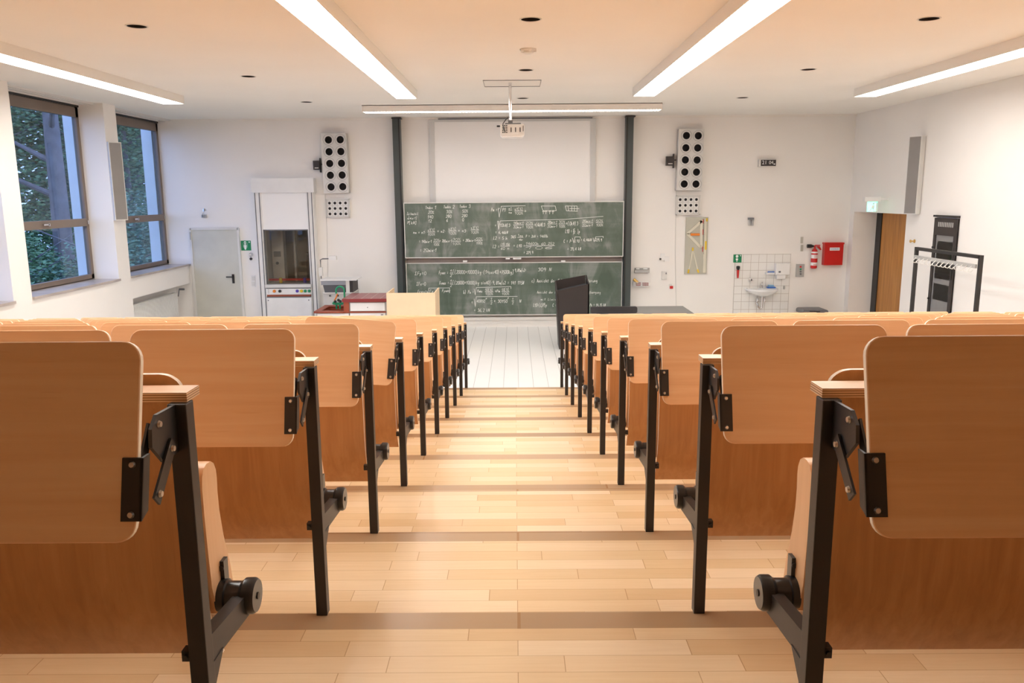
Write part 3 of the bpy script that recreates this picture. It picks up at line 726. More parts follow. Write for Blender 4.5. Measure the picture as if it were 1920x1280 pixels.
c.t('=', 884, 569, 4, 5); c.line((889,560),(891,575),(893,556),(970,555.5)); c.t('40850', 894, 567, 16, 5.4); c.t('p', 911, 561, 3, 4); c.frac('1', '2', 920, 564, 3.5, 4.4); c.t('+ 30150', 926, 567, 26, 5.4); c.t('p', 952, 560, 3, 4); c.frac('1', '2', 960, 564, 3.5, 4.4); c.t('N', 974, 567, 4, 5.4)
c.t('= 36,2 kN', 889, 584, 30, 5.6)
c.t('Ansicht der Pleuel Anordnung und Aufhangung', 1007, 550, 120, 4.8); c.t('mit Linie im Lager', 1014, 563, 60, 4.4); c.t('L10=(C/P)p', 1000, 575, 26, 6.4); c.t('C = P.', 1036, 575, 16, 6); c.t('Px = 14,75 kN', 1106, 574, 30, 5)
obj('chalk_writing', c.bm, CHALKM, BL, label='white chalk handwriting')
# projection screen panel behind boards
R = thing('projection_screen', 'large white projection screen with pale grey side frame above the blackboard', 'projection screen', (0, YW, 0))
bm = B(); box(bm, -1.53, 1.47, YW-.035, YW-.012, zU0, 3.99); obj('screen_surface', bm, SCREEN, R)
bm = B(); box(bm, -1.63, -1.53, YW-.05, YW, zU0, 4.02); box(bm, 1.47, 1.565, YW-.05, YW, zU0, 4.02); box(bm, -1.63, 1.565, YW-.06, YW, 3.985, 4.025); obj('screen_frame', bm, FRAMEG, R)
bm = B(); box(bm, -1.45, 1.5, YW-.07, YW-.0, 4.026, 4.045); obj('screen_rail', bm, GREYD, R)
# ------------------------------------------------------------------ back wall left
R = thing('pipe_shower', 'chrome emergency shower arm on the wall above the grey door', 'emergency shower', at(385,405,Y=YW))
p = at(383,405,Y=YW); q = at(388,396,Y=YW); e = at(398,392,Y=YW)
bm = B(); tube(bm, [(p.x,YW,p.z),(p.x,YW-.08,p.z),(q.x-.03,YW-.10,q.z),(q.x+.02,YW-.12,q.z+.02),(e.x,YW-.4,e.z)], .012, 10); obj('shower_arm', bm, CHROME, R, smooth=True)
bm = B(); lathe(bm, (e.x,YW-.4,e.z), [(.02,.02),(.035,0),(.045,-.02)], 16); obj('shower_head', bm, CHROME, R, smooth=True)
bm = B(); box(bm, p.x-.045, p.x+.05, YW-.03, YW, p.z-.03, p.z+.03); obj('valve', bm, GREY, R)
# door
dx0, dx1 = -6.37, -5.43; dz = 2.0
bm = B(); box(bm, dx0+.02, dx1-.02, YW-.045, YW-.002, 0.005, dz-.03); dr = struct('door_1', bm, DOORG)
bm = B(); box(bm, dx0-.02, dx0+.02, YW-.06, YW, 0, dz); box(bm, dx1-.02, dx1+.02, YW-.06, YW, 0, dz); box(bm, dx0, dx1, YW-.06, YW, dz-.03, dz+.015); obj('door_frame', bm, OFFW, dr)
h = at(437,522,Y=YW)
bm = B(); box(bm, h.x-.0, h.x+.045, YW-.055, YW-.045, h.z-.09, h.z+.09); tube(bm, [(h.x+.02,YW-.05,h.z+.04),(h.x+.02,YW-.10,h.z+.04),(h.x-.10,YW-.10,h.z+.04)], .012, 8); obj('door_handle', bm, METAL, dr)
bm = B(); box(bm, dx0-.01, dx0+.015, YW-.075, YW-.06, 1.78, 1.93); obj('hinge', bm, GREY, dr)
# green sign
def sign(name, px0, py0, px1, py1, label, kind):
    Y = YW-(.006 if kind == 'shower' else .02); bm = B(); c0 = at((px0+px1)/2, (py0+py1)/2, Y=Y)
    R = thing(name, label, 'safety sign', (c0.x, YW, c0.z))
    xa, xb, za, zb = wb(bm, px0, py0, px1, py1, Y); obj('sign_panel', bm, GREEN, R)
    w, h = xb-xa, zb-za; cx = xa+w*.42; bm = B(); Yf = Y-.002
    box(bm, xb-w*.24, xb-w*.06, Yf, Y, zb-h*.17, zb-h*.12); box(bm, xb-w*.175, xb-w*.125, Yf, Y, zb-h*.24, zb-h*.05)
    if kind == 'shower':
        prism(bm, circle(cx, za+h*.68, w*.09, 12), 'y', Yf, Y); prism(bm, [(cx-w*.14,za+h*.56),(cx+w*.14,za+h*.56),(cx+w*.12,za+h*.28),(cx+w*.06,za+h*.08),(cx-w*.06,za+h*.08),(cx-w*.12,za+h*.28)], 'y', Yf, Y)
        prism(bm, [(cx-w*.16,za+h*.82),(cx+w*.16,za+h*.82),(cx+w*.06,za+h*.93),(cx-w*.06,za+h*.93)], 'y', Yf, Y)
        for k in range(4): box(bm, cx-w*.2+k*w*.13, cx-w*.185+k*w*.13, Yf, Y, za+h*.3, za+h*.8)
    else:
        prism(bm, circle(cx, za+h*.78, w*.17, 14), 'y', Yf, Y); box(bm, cx-w*.14, cx+w*.14, Yf, Y, za+h*.3, za+h*.5); box(bm, cx-w*.04, cx+w*.04, Yf, Y, za+h*.08, za+h*.3)
        for k in range(3): box(bm, cx-w*.1+k*w*.09, cx-w*.08+k*w*.09, Yf, Y, za+h*.5, za+h*.62)
    obj('pictogram', bm, SIGNW, R)
sign('safety_sign', 452, 451, 470.5, 469.5, 'green emergency shower sign between the grey door and fume cupboard', 'shower')
p = at(471,477,Y=YW); R = thing('pull_handle', 'small chrome and black shower pull valve beneath the green sign', 'valve', p)
bm = B(); lathe(bm, (p.x,YW,p.z), [(.04,0),(.04,-.02),(.02,-.05),(.02,-.07)], 16, 'y'); obj('valve_body', bm, CHROME, R, smooth=True)
q = at(471,485,Y=YW); bm = B(); lathe(bm, (q.x,YW-.0,q.z), [(.026,0),(.026,-.03),(.018,-.04)], 14, 'y'); obj('valve_knob', bm, PLAST, R, smooth=True)
R = thing('wall_switch', 'white double light switch low between the grey door and fume cupboard', 'switch', at(475,527,Y=YW))
bm = B(); wb(bm, 471, 516, 479, 538, YW-.012); obj('switch_plate', bm, WHITE, R)
bm = B(); wb(bm, 472, 518, 478, 526, YW-.018, .01); wb(bm, 472, 528, 478, 536, YW-.018, .01); obj('rocker', bm, OFFW, R)
# fume cupboard
YF = YW-.22
fp = at(530,590,Y=YF)
R = thing('fume_cupboard', 'white fume cupboard with sliding sash window and coloured taps', 'fume cupboard', (fp.x, YW, 0))
fx0, fx1 = at(470,348,Y=YF).x, at(588,348,Y=YF).x
zt, zh = at(529,334,Y=YF).z, at(529,361,Y=YF).z
bm = B(); box(bm, fx0, fx1, YF, YW, zh, zt); obj('hood_fascia', bm, WHITE, R)
uz = zh; sx0, sx1 = fx0+.17, fx1-.16
for (a1, b1) in ((fx0+.03, sx0), (sx1, fx1-.03)):
    bm = B(); box(bm, a1, b1, YF+.03, YW, 0, uz); st = obj('side_column', bm, WHITE, R)
    bm = B(); mid = (a1+b1)/2
    for xx in (a1+.02, b1-.035): box(bm, xx, xx+.016, YF+.022, YF+.031, 0, uz)
    obj('sash_track', bm, GREYD, st)
zs0 = at(540,430,Y=YF+.06).z; zb0 = at(540,553,Y=YF+.06).z; zk = at(540,537,Y=YF).z
bm = B(); box(bm, sx0, sx1, YF+.05, YF+.065, zs0, uz); obj('sash_blind', bm, SCREEN, R)
bm = B(); box(bm, sx0, sx1, YF+.07, YF+.076, zk, zs0); obj('sash_glass', bm, GLASSD, R)
bm = B(); box(bm, sx0, sx0+.02, YF+.05, YF+.08, zk, zs0); box(bm, sx1-.02, sx1, YF+.05, YF+.08, zk, zs0); box(bm, sx0, sx1, YF+.05, YF+.08, zs0-.02, zs0); obj('sash_frame', bm, GREYD, R)
z1_ = at(540,533,Y=YF).z; z2_ = at(540,539,Y=YF).z; z3_ = at(540,552,Y=YF).z; z4_ = at(540,556,Y=YF).z
bm = B(); box(bm, sx0-.01, sx1+.01, YF-.02, YW+.35, z2_, z1_); obj('sill_ledge', bm, OFFW, R)
bm = B(); box(bm, sx0, sx1, YF, YF+.1, z3_, z2_-.02); cpn = obj('control_panel', bm, WHITE, R)
bm = B(); box(bm, sx0, sx1, YF+.01, YF+.1, z2_-.02, z2_); box(bm, sx0, sx1, YF+.01, YF+.1, z4_-.015, z4_+.005); obj('shadow_gap', bm, GREYD, R)
zc_ = at(540,545.5,Y=YF).z
for px, m in ((514.5,ORANGE),(525,PLAST),(557.5,PURPLE),(565.5,YELL),(572.5,GREENP),(580,GREENP)):
    x = at(px,545.5,Y=YF).x; bm = B(); lathe(bm, (x, YF, zc_), [(.03,0),(.03,-.02),(.022,-.035)], 18, 'y'); obj('gas_tap', bm, m, cpn, smooth=True)
bm = B()
for k in range(3): box(bm, sx0+.04, sx0+.055, YF-.003, YF, zc_-.04+.03*k, zc_-.03+.03*k)
obj('socket_marks', bm, GREYD, cpn)
bm = B(); box(bm, sx0+.01, sx1-.01, YF+.01, YF+.1, z4_, z3_); obj('orange_ledge', bm, TERRA, R)
bm = B(); box(bm, sx0, sx1, YF, YW, .05, z4_-.02); lp = obj('lower_door', bm, WHITE, R)
bm = B()
for px in (503, 579): x = at(px,562,Y=YF).x; cyl(bm, (x,YF,z4_-.07), (x,YF-.006,z4_-.07), .012, seg=12)
obj('door_screw', bm, GREYD, lp)
# red rail seen low behind the sash
bm = B(); za = at(540,523,Y=YW+.12).z; box(bm, hx0+.02, hx1-.02, YW+.1, YW+.14, za-.03, za+.012); obj('red_rail', bm, REDP, R)
for px, m in ((527,YELL),(572,PURPLE)):
    x = at(px,525,Y=YW+.08).x; bm = B(); box(bm, x-.03, x+.02, YW+.06, YW+.10, za-.12, za+.03); obj('rail_clamp', bm, m, R)
# chamber behind the wall
bm = B(); dpt = 1.5
box(bm, hx0-.02, hx0, YW+.2, YW+dpt, .3, 3.0); box(bm, hx1+.0, hx1+.02, YW+.2, YW+dpt, .3, 3.0); box(bm, hx0, hx1, YW+dpt, YW+dpt+.02, .3, 3.0)
box(bm, hx0, hx1, YW+.2, YW+dpt, 2.98, 3.0); box(bm, hx0, hx1, YW+.2, YW+dpt, z2_-.05, z2_-.03)
obj('chamber', bm, CONC, R)
bm = B(); box(bm, hx0+.02, hx0+.26, YW+.55, YW+.75, z2_-.03, 2.9); eq = obj('service_column', bm, WHITE, R)
bm = B(); box(bm, hx0+.06, hx0+.2, YW+.54, YW+.55, z2_+.55, z2_+.66); cyl(bm, (hx0+.12,YW+.55,z2_+.42), (hx0+.12,YW+.53,z2_+.42), .03, seg=14); obj('socket_box', bm, GREYD, eq)
bm = B(); box(bm, hx0+.52, hx0+.56, YW+.35, YW+.45, z2_-.03, 2.9); obj('mullion', bm, GREY, R)
bm = B(); box(bm, hx0+.62, hx0+.9, YW+.9, YW+1.2, z2_-.03, z2_+.6); box(bm, hx0+.27, hx0+.48, YW+1.4, YW+1.49, 2.1, 2.7); box(bm, hx0+.6, hx0+.84, YW+1.4, YW+1.49, 2.15, 2.7); obj('lab_apparatus', bm, GREYD, R)
# perforated loudspeaker panels
def speaker_panel(px0, py0, px1, py1, lean, label):
    Y = YW-.16; c0 = at((px0+px1)/2, (py0+py1)/2, Y=Y)
    R = thing('round_hole_loudspeaker', label, 'loudspeaker', (c0.x, YW, c0.z), 'tall ten-hole loudspeakers on the front wall')
    xa, xb = at(px0, (py0+py1)/2, Y=Y).x, at(px1, (py0+py1)/2, Y=Y).x; za, zb = at(px0, py1, Y=Y).z, at(px0, py0, Y=Y).z
    w, h = xb-xa, zb-za
    cs = [(xa+w*(.30+.47*i), za+h*(.105+.197*j)) for i in range(2) for j in range(5)]
    r = w*.145
    bm = B(); holed(bm, [(xa,za),(xb,za),(xb,zb),(xa,zb)], [circle(x,z,r) for x,z in cs], 'y', Y, Y+.015)
    box(bm, xa, xb, YW-.04, YW-.01, za, zb); box(bm, xa, xa+.015, Y+.015, YW-.01, za, zb); box(bm, xb-.015, xb, Y+.015, YW-.01, za, zb); box(bm, xa, xb, Y+.015, YW-.01, zb-.015, zb); box(bm, xa, xb, Y+.015, YW-.01, za, za+.015)
    ob = [obj('cabinet', bm, OFFW, R)]
    for x, z in cs:
        bm = B(); holed(bm, circle(x,z,r*1.5), [circle(x,z,r*1.38)], 'y', Y-.006, Y); k = obj('horn_ring', bm, GREY, R)
        bm = B(); cyl(bm, (x,Y+.012,z), (x,Y+.08,z), r*1.02, r*.6, caps=False); cyl(bm, (x,Y+.08,z), (x,Y+.085,z), r*.62); obj('horn_throat', bm, DARKIN, R)
    R.rotation_euler = (0, lean, 0); return R
speaker_panel(604, 250, 651, 362, math.radians(-.6), 'tall pale loudspeaker panel with ten round holes beside the left blackboard post')
speaker_panel(1271, 242, 1318, 357, math.radians(.9), 'tall pale loudspeaker panel with ten round holes beside the right blackboard post')
def small_panel(px0, py0, px1, py1, label):
    Y = YW-.07; c0 = at((px0+px1)/2, (py0+py1)/2, Y=Y)
    R = thing('tweeter_panel', label, 'loudspeaker', (c0.x, YW, c0.z), 'small twelve-hole loudspeaker panels')
    xa, xb = at(px0, (py0+py1)/2, Y=Y).x, at(px1, (py0+py1)/2, Y=Y).x; za, zb = at(px0, py1, Y=Y).z, at(px0, py0, Y=Y).z
    bm = B(); box(bm, xa, xb, Y+.02, YW, za, zb); box(bm, xa, xa+.02, Y, Y+.02, za, zb); box(bm, xb-.02, xb, Y, Y+.02, za, zb); box(bm, xa, xb, Y, Y+.02, za, za+.02); box(bm, xa, xb, Y, Y+.02, zb-.02, zb); obj('cabinet', bm, OFFW, R)
    w, h = xb-xa, zb-za
    for i in range(4):
        for j in range(3):
            x, z = xa+w*(.16+.225*i), za+h*(.2+.29*j)
            bm = B(); box(bm, x-.042, x+.042, Y+.004, Y+.02, z-.045, z+.045, bev=.006); k = obj('tweeter', bm, WHITE, R)
            bm = B(); lathe(bm, (x,Y+.004,z), [(.027,0),(.024,-.006),(.0,-.003)], 14, 'y'); obj('tweeter_dome', bm, DARKIN, k)
small_panel(611, 373, 655.5, 408, 'small loudspeaker panel with twelve holes left of the blackboard')
small_panel(1268, 366, 1313, 403, 'small loudspeaker panel with twelve holes right of the blackboard')
for (px0, py0, px1, py1, lab) in ((587,301,599,318,'small black bracket box on the wall left of the left ten-hole loudspeaker'), (1250,293,1263,310,'small black bracket box on the wall left of the right ten-hole loudspeaker')):
    p = at(px0,py0,Y=YW); R = thing('camera_bracket', lab, 'bracket', p, 'small black bracket boxes')
    bm = B(); wb(bm, px0, py0, px1, py1, YW-.13, .11); obj('bracket_box', bm, BLACK, R)
    bm = B(); wb(bm, px1, py0-5, px1+1.4, py1+5, YW-.1); wb(bm, px1, py0+6, px1+5, py0+8, YW-.06); obj('bracket_arm', bm, METAL, R)
    bm = B(); wb(bm, px0+3, py1-4, px1-2, py1-2.6, YW-.134, .004); obj('bracket_label', bm, OFFW, R)
# lab bench
zt_ = .9; y0_ = at(690,560,Z=zt_).y; y1_ = at(690,549,Z=zt_).y
x0_ = at(641,562,Y=y0_).x; x1_ = at(728,562,Y=y0_).x
zs_ = .69; xs0 = at(588,583,Y=y0_).x
R = thing('lab_bench', 'white laboratory bench with red tiled worktop and sunken brown sink end', 'bench', ((xs0+x1_)/2, y0_+.4, 0))
bm = B(); box(bm, x0_, x1_, y0_, y1_, zt_-.055, zt_); obj('tiled_worktop', bm, REDT, R)
bm = B()
for i in range(1, 5): xx = x0_+i*.16; box(bm, xx, xx+.004, y0_, y1_, zt_, zt_+.001)
obj('tile_joint', bm, OFFW, R)
bm = B(); holed(bm, [(xs0,y0_),(x0_+.04,y0_),(x0_+.04,y1_),(xs0,y1_)], [[(xs0+.1,y0_+.12),(x0_-.0,y0_+.12),(x0_-.0,y1_-.14),(xs0+.1,y1_-.14)]], 'z', zs_-.03, zs_); obj('sink_surround', bm, TERRA, R)
bm = B(); xa, xb, ya, yb = xs0+.1, x0_, y0_+.12, y1_-.14
box(bm, xa-.01, xa, ya, yb, .45, zs_-.03); box(bm, xb, xb+.01, ya, yb, .45, zs_-.03); box(bm, xa, xb, ya-.01, ya, .45, zs_-.03); box(bm, xa, xb, yb, yb+.01, .45, zs_-.03); box(bm, xa, xb, ya, yb, .44, .45); obj('sink_basin', bm, TERRA, R)
bm = B(); box(bm, x0_+.02, x0_+.11, y0_+.02, y1_-.02, zs_-.03, zt_-.055); obj('riser_tile', bm, TERRA, R)
bm = B(); box(bm, xs0+.03, x0_+.11, y0_+.05, y1_-.03, 0, .43); box(bm, xs0+.03, xs0+.06, y0_+.05, y1_-.03, .43, zs_-.03); box(bm, x0_+.11, x1_-.03, y0_+.05, y1_-.03, 0, zs_-.06); box(bm, x0_+.11, x1_-.03, y0_+.05, y1_-.03, zs_-.06, zt_-.055); obj('cupboard_body', bm, GREY, R)
bm = B(); box(bm, x0_+.13, x1_-.07, y0_+.035, y0_+.05, zs_, zt_-.07); d_ = obj('drawer', bm, WHITE, R)
bm = B(); cyl(bm, ((x0_+x1_)/2+.03,y0_+.035,zs_+.06), ((x0_+x1_)/2+.03,y0_+.02,zs_+.06), .008, seg=10); obj('knob', bm, GREYD, d_)
bm = B(); box(bm, x0_+.02, x1_-.05, y0_+.03, y0_+.05, zs_-.03, zs_-.01); obj('wood_rail', bm, TERRA, R)
for a1, b1 in ((xs0+.05, x0_+.1), (x0_+.12, x1_-.07)):
    bm = B(); box(bm, a1, b1, y0_+.035, y0_+.05, .1, zs_-.04); obj('cupboard_door', bm, WHITE, R)
bm = B(); box(bm, x1_-.14, x1_-.10, y0_+.028, y0_+.035, zs_-.075, zs_-.06); obj('cupboard_lock', bm, GREYD, R)
# swan neck green tap
b0 = at(646,557,Y=y0_+.45); R = thing('swan_neck_tap', 'green swan-neck laboratory tap at the red bench sink', 'tap', (b0.x, y0_+.45, zs_))
tz = at(640,536,Y=y0_+.45).z; xr_ = b0.x; xl_ = at(630,545,Y=y0_+.45).x
pts = [(xr_,y0_+.45,zs_)]+[(xr_,y0_+.45,tz-.09)]+[((xr_+xl_)/2+(xr_-xl_)/2*math.cos(a),y0_+.45,tz-.08+.07*math.sin(a)) for a in [PI*k/10 for k in range(11)]]+[(xl_,y0_+.45,tz-.13)]
bm = B(); tube(bm, pts, .016, 10); obj('tap_pipe', bm, GREENP, R, smooth=True)
bm = B(); tube(bm, [(xl_+.03,y0_+.42,tz-.13),(xl_+.0,y0_+.42,tz-.2),(xl_-.03,y0_+.42,tz-.25)], .012, 8); obj('spout_hose', bm, ORANGE, R, smooth=True)
v0 = at(634,569,Y=y0_+.3); R = thing('green_valve', 'green twin laboratory water valve with black knobs over the brown sink', 'valve', (v0.x, y0_+.3, zs_))
bm = B(); box(bm, v0.x-.06, v0.x+.07, y0_+.28, y0_+.32, v0.z-.02, v0.z+.02); cyl(bm, (v0.x-.03,y0_+.3,zs_), (v0.x-.03,y0_+.3,v0.z), .016, seg=12); cyl(bm, (v0.x+.03,y0_+.3,zs_), (v0.x+.03,y0_+.3,v0.z), .016, seg=12)
cyl(bm, (v0.x-.09,y0_+.3,v0.z+.02), (v0.x-.06,y0_+.3,v0.z+.0), .025, seg=12); cyl(bm, (v0.x+.06,y0_+.3,v0.z), (v0.x+.10,y0_+.3,v0.z+.01), .02, seg=12); obj('valve_body', bm, GREENP, R)
bm = B(); 
for dx, dz_ in ((-.045,.035),(.01,.06),(.04,.04)): lathe(bm, (v0.x+dx,y0_+.28,v0.z+dz_), [(.022,.03),(.026,.01),(.02,-.01)], 12, 'y')
obj('valve_knob', bm, PLAST, R)
# overhead projector on cabinet
YO = 14.9
o0 = at(605,526,Y=YO); o1 = at(658,526,Y=YO)
zt1 = at(630,524,Y=YO).z; zt2 = at(630,548,Y=YO).z
R = thing('supply_cabinet', 'pale grey low cabinet behind the sink carrying a grey machine', 'cabinet', ((o0.x+o1.x)/2, YO+.3, 0))
bm = B(); box(bm, o0.x, o1.x+.02, YO, YO+.6, 0, zt2-.02); obj('cabinet_body', bm, CONC, R)
bm = B(); box(bm, o0.x-.01, o1.x+.03, YO-.02, YO+.6, zt2-.02, zt2); obj('cabinet_top', bm, OFFW, R)
bm = B(); 
for px in (619,634): x = at(px,554,Y=YO).x; cyl(bm, (x,YO,zt2-.06), (x,YO-.02,zt2-.06), .016, seg=12)
obj('cabinet_knob', bm, PLAST, R)
R = thing('overhead_projector', 'grey boxy overhead projector with white glass top and mirror arm', 'overhead projector', ((o0.x+o1.x)/2, YO+.3, zt2))
bm = B(); prism(bm, [(o0.x+.03,zt2),(o1.x-.12,zt2),(o1.x-.10,zt1-.10),(o0.x+.0,zt1-.10)], 'y', YO, YO+.5); obj('projector_case', bm, plain('slate_plastic', (.085,.088,.10,1), .5), R)
bm = B(); box(bm, o0.x-.03, o1.x-.1, YO-.01, YO+.5, zt1-.10, zt1-.02); obj('top_case', bm, plain('blue_grey_plastic', (.27,.28,.31,1), .5), R)
bm = B(); box(bm, o1.x-.10, o1.x-.03, YO, YO+.5, zt2, zt1-.02); obj('side_case', bm, OFFW, R)
bm = B(); box(bm, o1.x-.03, o1.x+.03, YO, YO+.5, zt2, zt1-.02); obj('lamp_house', bm, BLACK, R)
bm = B(); box(bm, o0.x-.05, at(668,524,Y=YO).x, YO-.02, YO+.5, zt1-.02, zt1); obj('white_shelf', bm, WHITE, R)
a1 = at(602,515,Y=YO+.2); a2 = at(603,485,Y=YO+.2); a3 = at(617,484,Y=YO+.2)
bm = B(); tube(bm, [(a1.x,YO+.2,zt1),(a1.x,YO+.2,a2.z-.02),(a2.x+.02,YO+.2,a2.z),(a3.x,YO+.2,a2.z)], .012, 8); obj('mirror_arm', bm, GREYD, R)
bm = B(); box(bm, a1.x-.035, a1.x+.03, YO+.18, YO+.24, a1.z-.02, a1.z+.14); obj('focus_head', bm, OFFW, R)
bm = B(); box(bm, a3.x, a3.x+.14, YO+.15, YO+.25, a2.z-.02, a2.z+.05); obj('mirror_head', bm, WHITE, R)
# birch plywood screen
YB = 13.0
xa = at(725,570,Y=YB).x; xb = at(816,570,Y=YB).x; zt3 = at(770,549,Y=YB).z
R = thing('plywood_booth', 'pale birch plywood screen box standing left of the blackboard', 'lectern', ((xa+xb)/2, YB, 0))
bm = B(); box(bm, xa, xb, YB, YB+.02, 0, zt3); obj('front_panel', bm, YPLY, R)
for x in (xa, xb-.02):
    bm = B(); box(bm, x, x+.022, YB+.02, YB+.75, 0, zt3); obj('side_panel', bm, YPLY, R)
bm = B(); box(bm, xa+.02, xb-.02, YB+.02, YB+.7, zt3-.35, zt3-.33); obj('shelf', bm, YPLY, R)
# black lectern
YE = 13.45
p1 = at(1046,545,Y=YE); p2 = at(1105,532,Y=YE); p3 = at(1106,650,Y=YE); p4 = at(1052,655,Y=YE)
R = thing('black_lectern', 'tall black lectern with slanted open top right of the aisle', 'lectern', ((p1.x+p2.x)/2, YE+.25, 0))
bm = B(); prism(bm, [(p4.x,0.0),(p2.x,0.0),(p2.x,p2.z),(p1.x,p1.z)], 'y', YE, YE+.02); obj('front_panel', bm, BLACK, R)
bm = B(); prism(bm, [(p4.x-.01,0.0),(p2.x,0.0),(p2.x-.03,p2.z+.10),(p1.x-.03,p1.z+.12)], 'y', YE+.48, YE+.5); obj('rear_panel', bm, BLACK, R)
bm = B(); prism(bm, [(YE,0),(YE+.5,0),(YE+.5,p1.z+.12),(YE,p1.z)], 'x', p1.x-.03, p1.x-.005)
for v in bm.verts: v.co.x += (p4.x-p1.x)*(1-v.co.z/p1.z) if v.co.z < p1.z else 0
obj('side_panel', bm, BLACK, R)
bm = B(); prism(bm, [(YE,0),(YE+.5,0),(YE+.5,p2.z+.10),(YE,p2.z)], 'x', p2.x-.02, p2.x); obj('side_panel', bm, BLACK, R)
bm = B(); prism(bm, [(p1.x,p1.z-.04),(p2.x-.02,p2.z-.04),(p2.x-.02,p2.z-.06),(p1.x,p1.z-.06)], 'y', YE+.02, YE+.48); obj('reading_surface', bm, BLACKT, R)
# black desk
zd = .75; yf = at(1200,574,Z=zd).y; yn = yf-1.15
xr_d = at(1281,574,Z=zd).x; xl_d = p2.x+.06
R = thing('black_desk', 'wide low black desk right of the black lectern', 'desk', ((xl_d+xr_d)/2, (yf+yn)/2, 0))
bm = B(); box(bm, xl_d, xr_d, yn, yf, zd-.03, zd); obj('desk_top', bm, plain('grey_black_desktop', (.20,.20,.19,1), .45), R)
for x in (xl_d+.05, xr_d-.1):
    for y in (yn+.05, yf-.1): bm = B(); box(bm, x, x+.05, y, y+.05, 0, zd-.03); obj('leg', bm, METAL, R)
bm = B(); box(bm, xl_d+.1, xr_d-.1, yf-.06, yf-.04, .3, zd-.03); obj('modesty_panel', bm, BLACK, R)
YQ = yn+.35; qa, qb = at(1107.5,582,Y=YQ).x, at(1195,582,Y=YQ).x; qz = at(1150,575,Y=YQ).z
R = thing('black_case', 'flat black case with rounded corners standing on the desk beside the lectern', 'case', ((qa+qb)/2, YQ+.03, zd))
bm = B(); prism(bm, rrect(qa, zd+.002, qb, qz, .03), 'y', YQ, YQ+.06); obj('case_shell', bm, BLACKT, R)
bm = B(); box(bm, qa+.02, qb-.02, YQ-.002, YQ+.0, (zd+qz)/2-.002, (zd+qz)/2+.002); obj('lid_seam', bm, METAL, R)
# ------------------------------------------------------------------ wall items right of the board
def wt(name, label, cat, px, py, group=None): 
    p = at(px, py, Y=YW); return thing(name, label, cat, (p.x, YW, p.z), group)
R = wt('chalk_shelf', 'pale metal chalk holder on the wall right of the blackboard', 'shelf', 1204, 510)
bm = B(); wb(bm, 1190, 506, 1218, 511, YW-.08); wb(bm, 1190, 502, 1218, 506, YW-.02); obj('holder', bm, GREY, R)
bm = B(); wb(bm, 1193, 503, 1199, 505, YW-.06, .03); wb(bm, 1206, 503, 1214, 505, YW-.06, .03); obj('chalk_sticks', bm, SIGNW, R)
R = wt('wire_basket', 'white wire basket of chalk and sponge right of the blackboard', 'basket', 1203, 536)
bm = B(); Yb = YW-.14
c0, c1 = at(1188,529,Y=Yb), at(1219,536,Y=Yb)
for z in (c0.z, (c0.z+c1.z)/2, c1.z): tube(bm, [(c0.x,YW,z),(c0.x,Yb,z),(c1.x,Yb,z),(c1.x,YW,z)], .004, 6)
for k in range(13): x = c0.x+(c1.x-c0.x)*k/12; tube(bm, [(x,Yb,c0.z),(x,Yb,c1.z),(x,YW,c1.z)], .003, 6)
obj('wire_frame', bm, SIGNW, R)
R = wt('sponge', 'brown sponge and chalk pieces lying in the white wire basket', 'sponge', 1200, 533)
bm = B(); wb(bm, 1193, 529, 1202, 535.4, YW-.11, .07, bev=.008); wb(bm, 1205, 530, 1216, 535.4, YW-.1, .06, bev=.008); obj('sponge_block', bm, TERRA, R)
bm = B(); p = at(1188,523,Y=YW-.1); q = at(1196,530,Y=YW-.1); cyl(bm, (p.x,YW-.1,p.z), (q.x,YW-.1,q.z), .03, seg=10); obj('brush_roll', bm, BRASS, R)
R = wt('light_switch', 'white light switch with side socket right of the blackboard', 'switch', 1245, 482)
bm = B(); wb(bm, 1239, 475, 1247, 488, YW-.02); wb(bm, 1246, 481, 1255, 490, YW-.025); obj('switch_plate', bm, WHITE, R)
bm = B(); wb(bm, 1237, 484, 1240, 487, YW-.04, .03); obj('switch_toggle', bm, METAL, R)
R = wt('thermostat', 'small white thermostat box beneath the light switch', 'thermostat', 1245, 516)
bm = B(); wb(bm, 1241, 509, 1250.5, 524, YW-.03); obj('case', bm, OFFW, R)
bm = B(); wb(bm, 1248, 511, 1250, 514, YW-.035, .01); obj('dial', bm, GREYD, R)
R = wt('red_wall_tag', 'tiny white wall clip with red tag low right of the thermostat', 'clip', 1258, 537)
bm = B(); wb(bm, 1255, 533, 1260, 537, YW-.02); obj('clip_body', bm, OFFW, R)
bm = B(); wb(bm, 1256, 536, 1262, 541, YW-.026, .008); obj('red_tag', bm, REDP, R)
# thin surface conduits
for i, (pts, lab) in enumerate((([(609.5,364),(613,430),(615,525)], 'thin white cable running down the wall beneath the left loudspeaker'), ([(1268,357),(1266,470),(1268,590)], 'thin white cable running down the wall beneath the right loudspeaker'))):
    bm = B(); tube(bm, [tuple(at(a,b,Y=YW-.006)) for a,b in pts], .006, 6)
    tag(obj('wall_cable', bm, OFFW), lab, 'cable', 'thin wall cables')
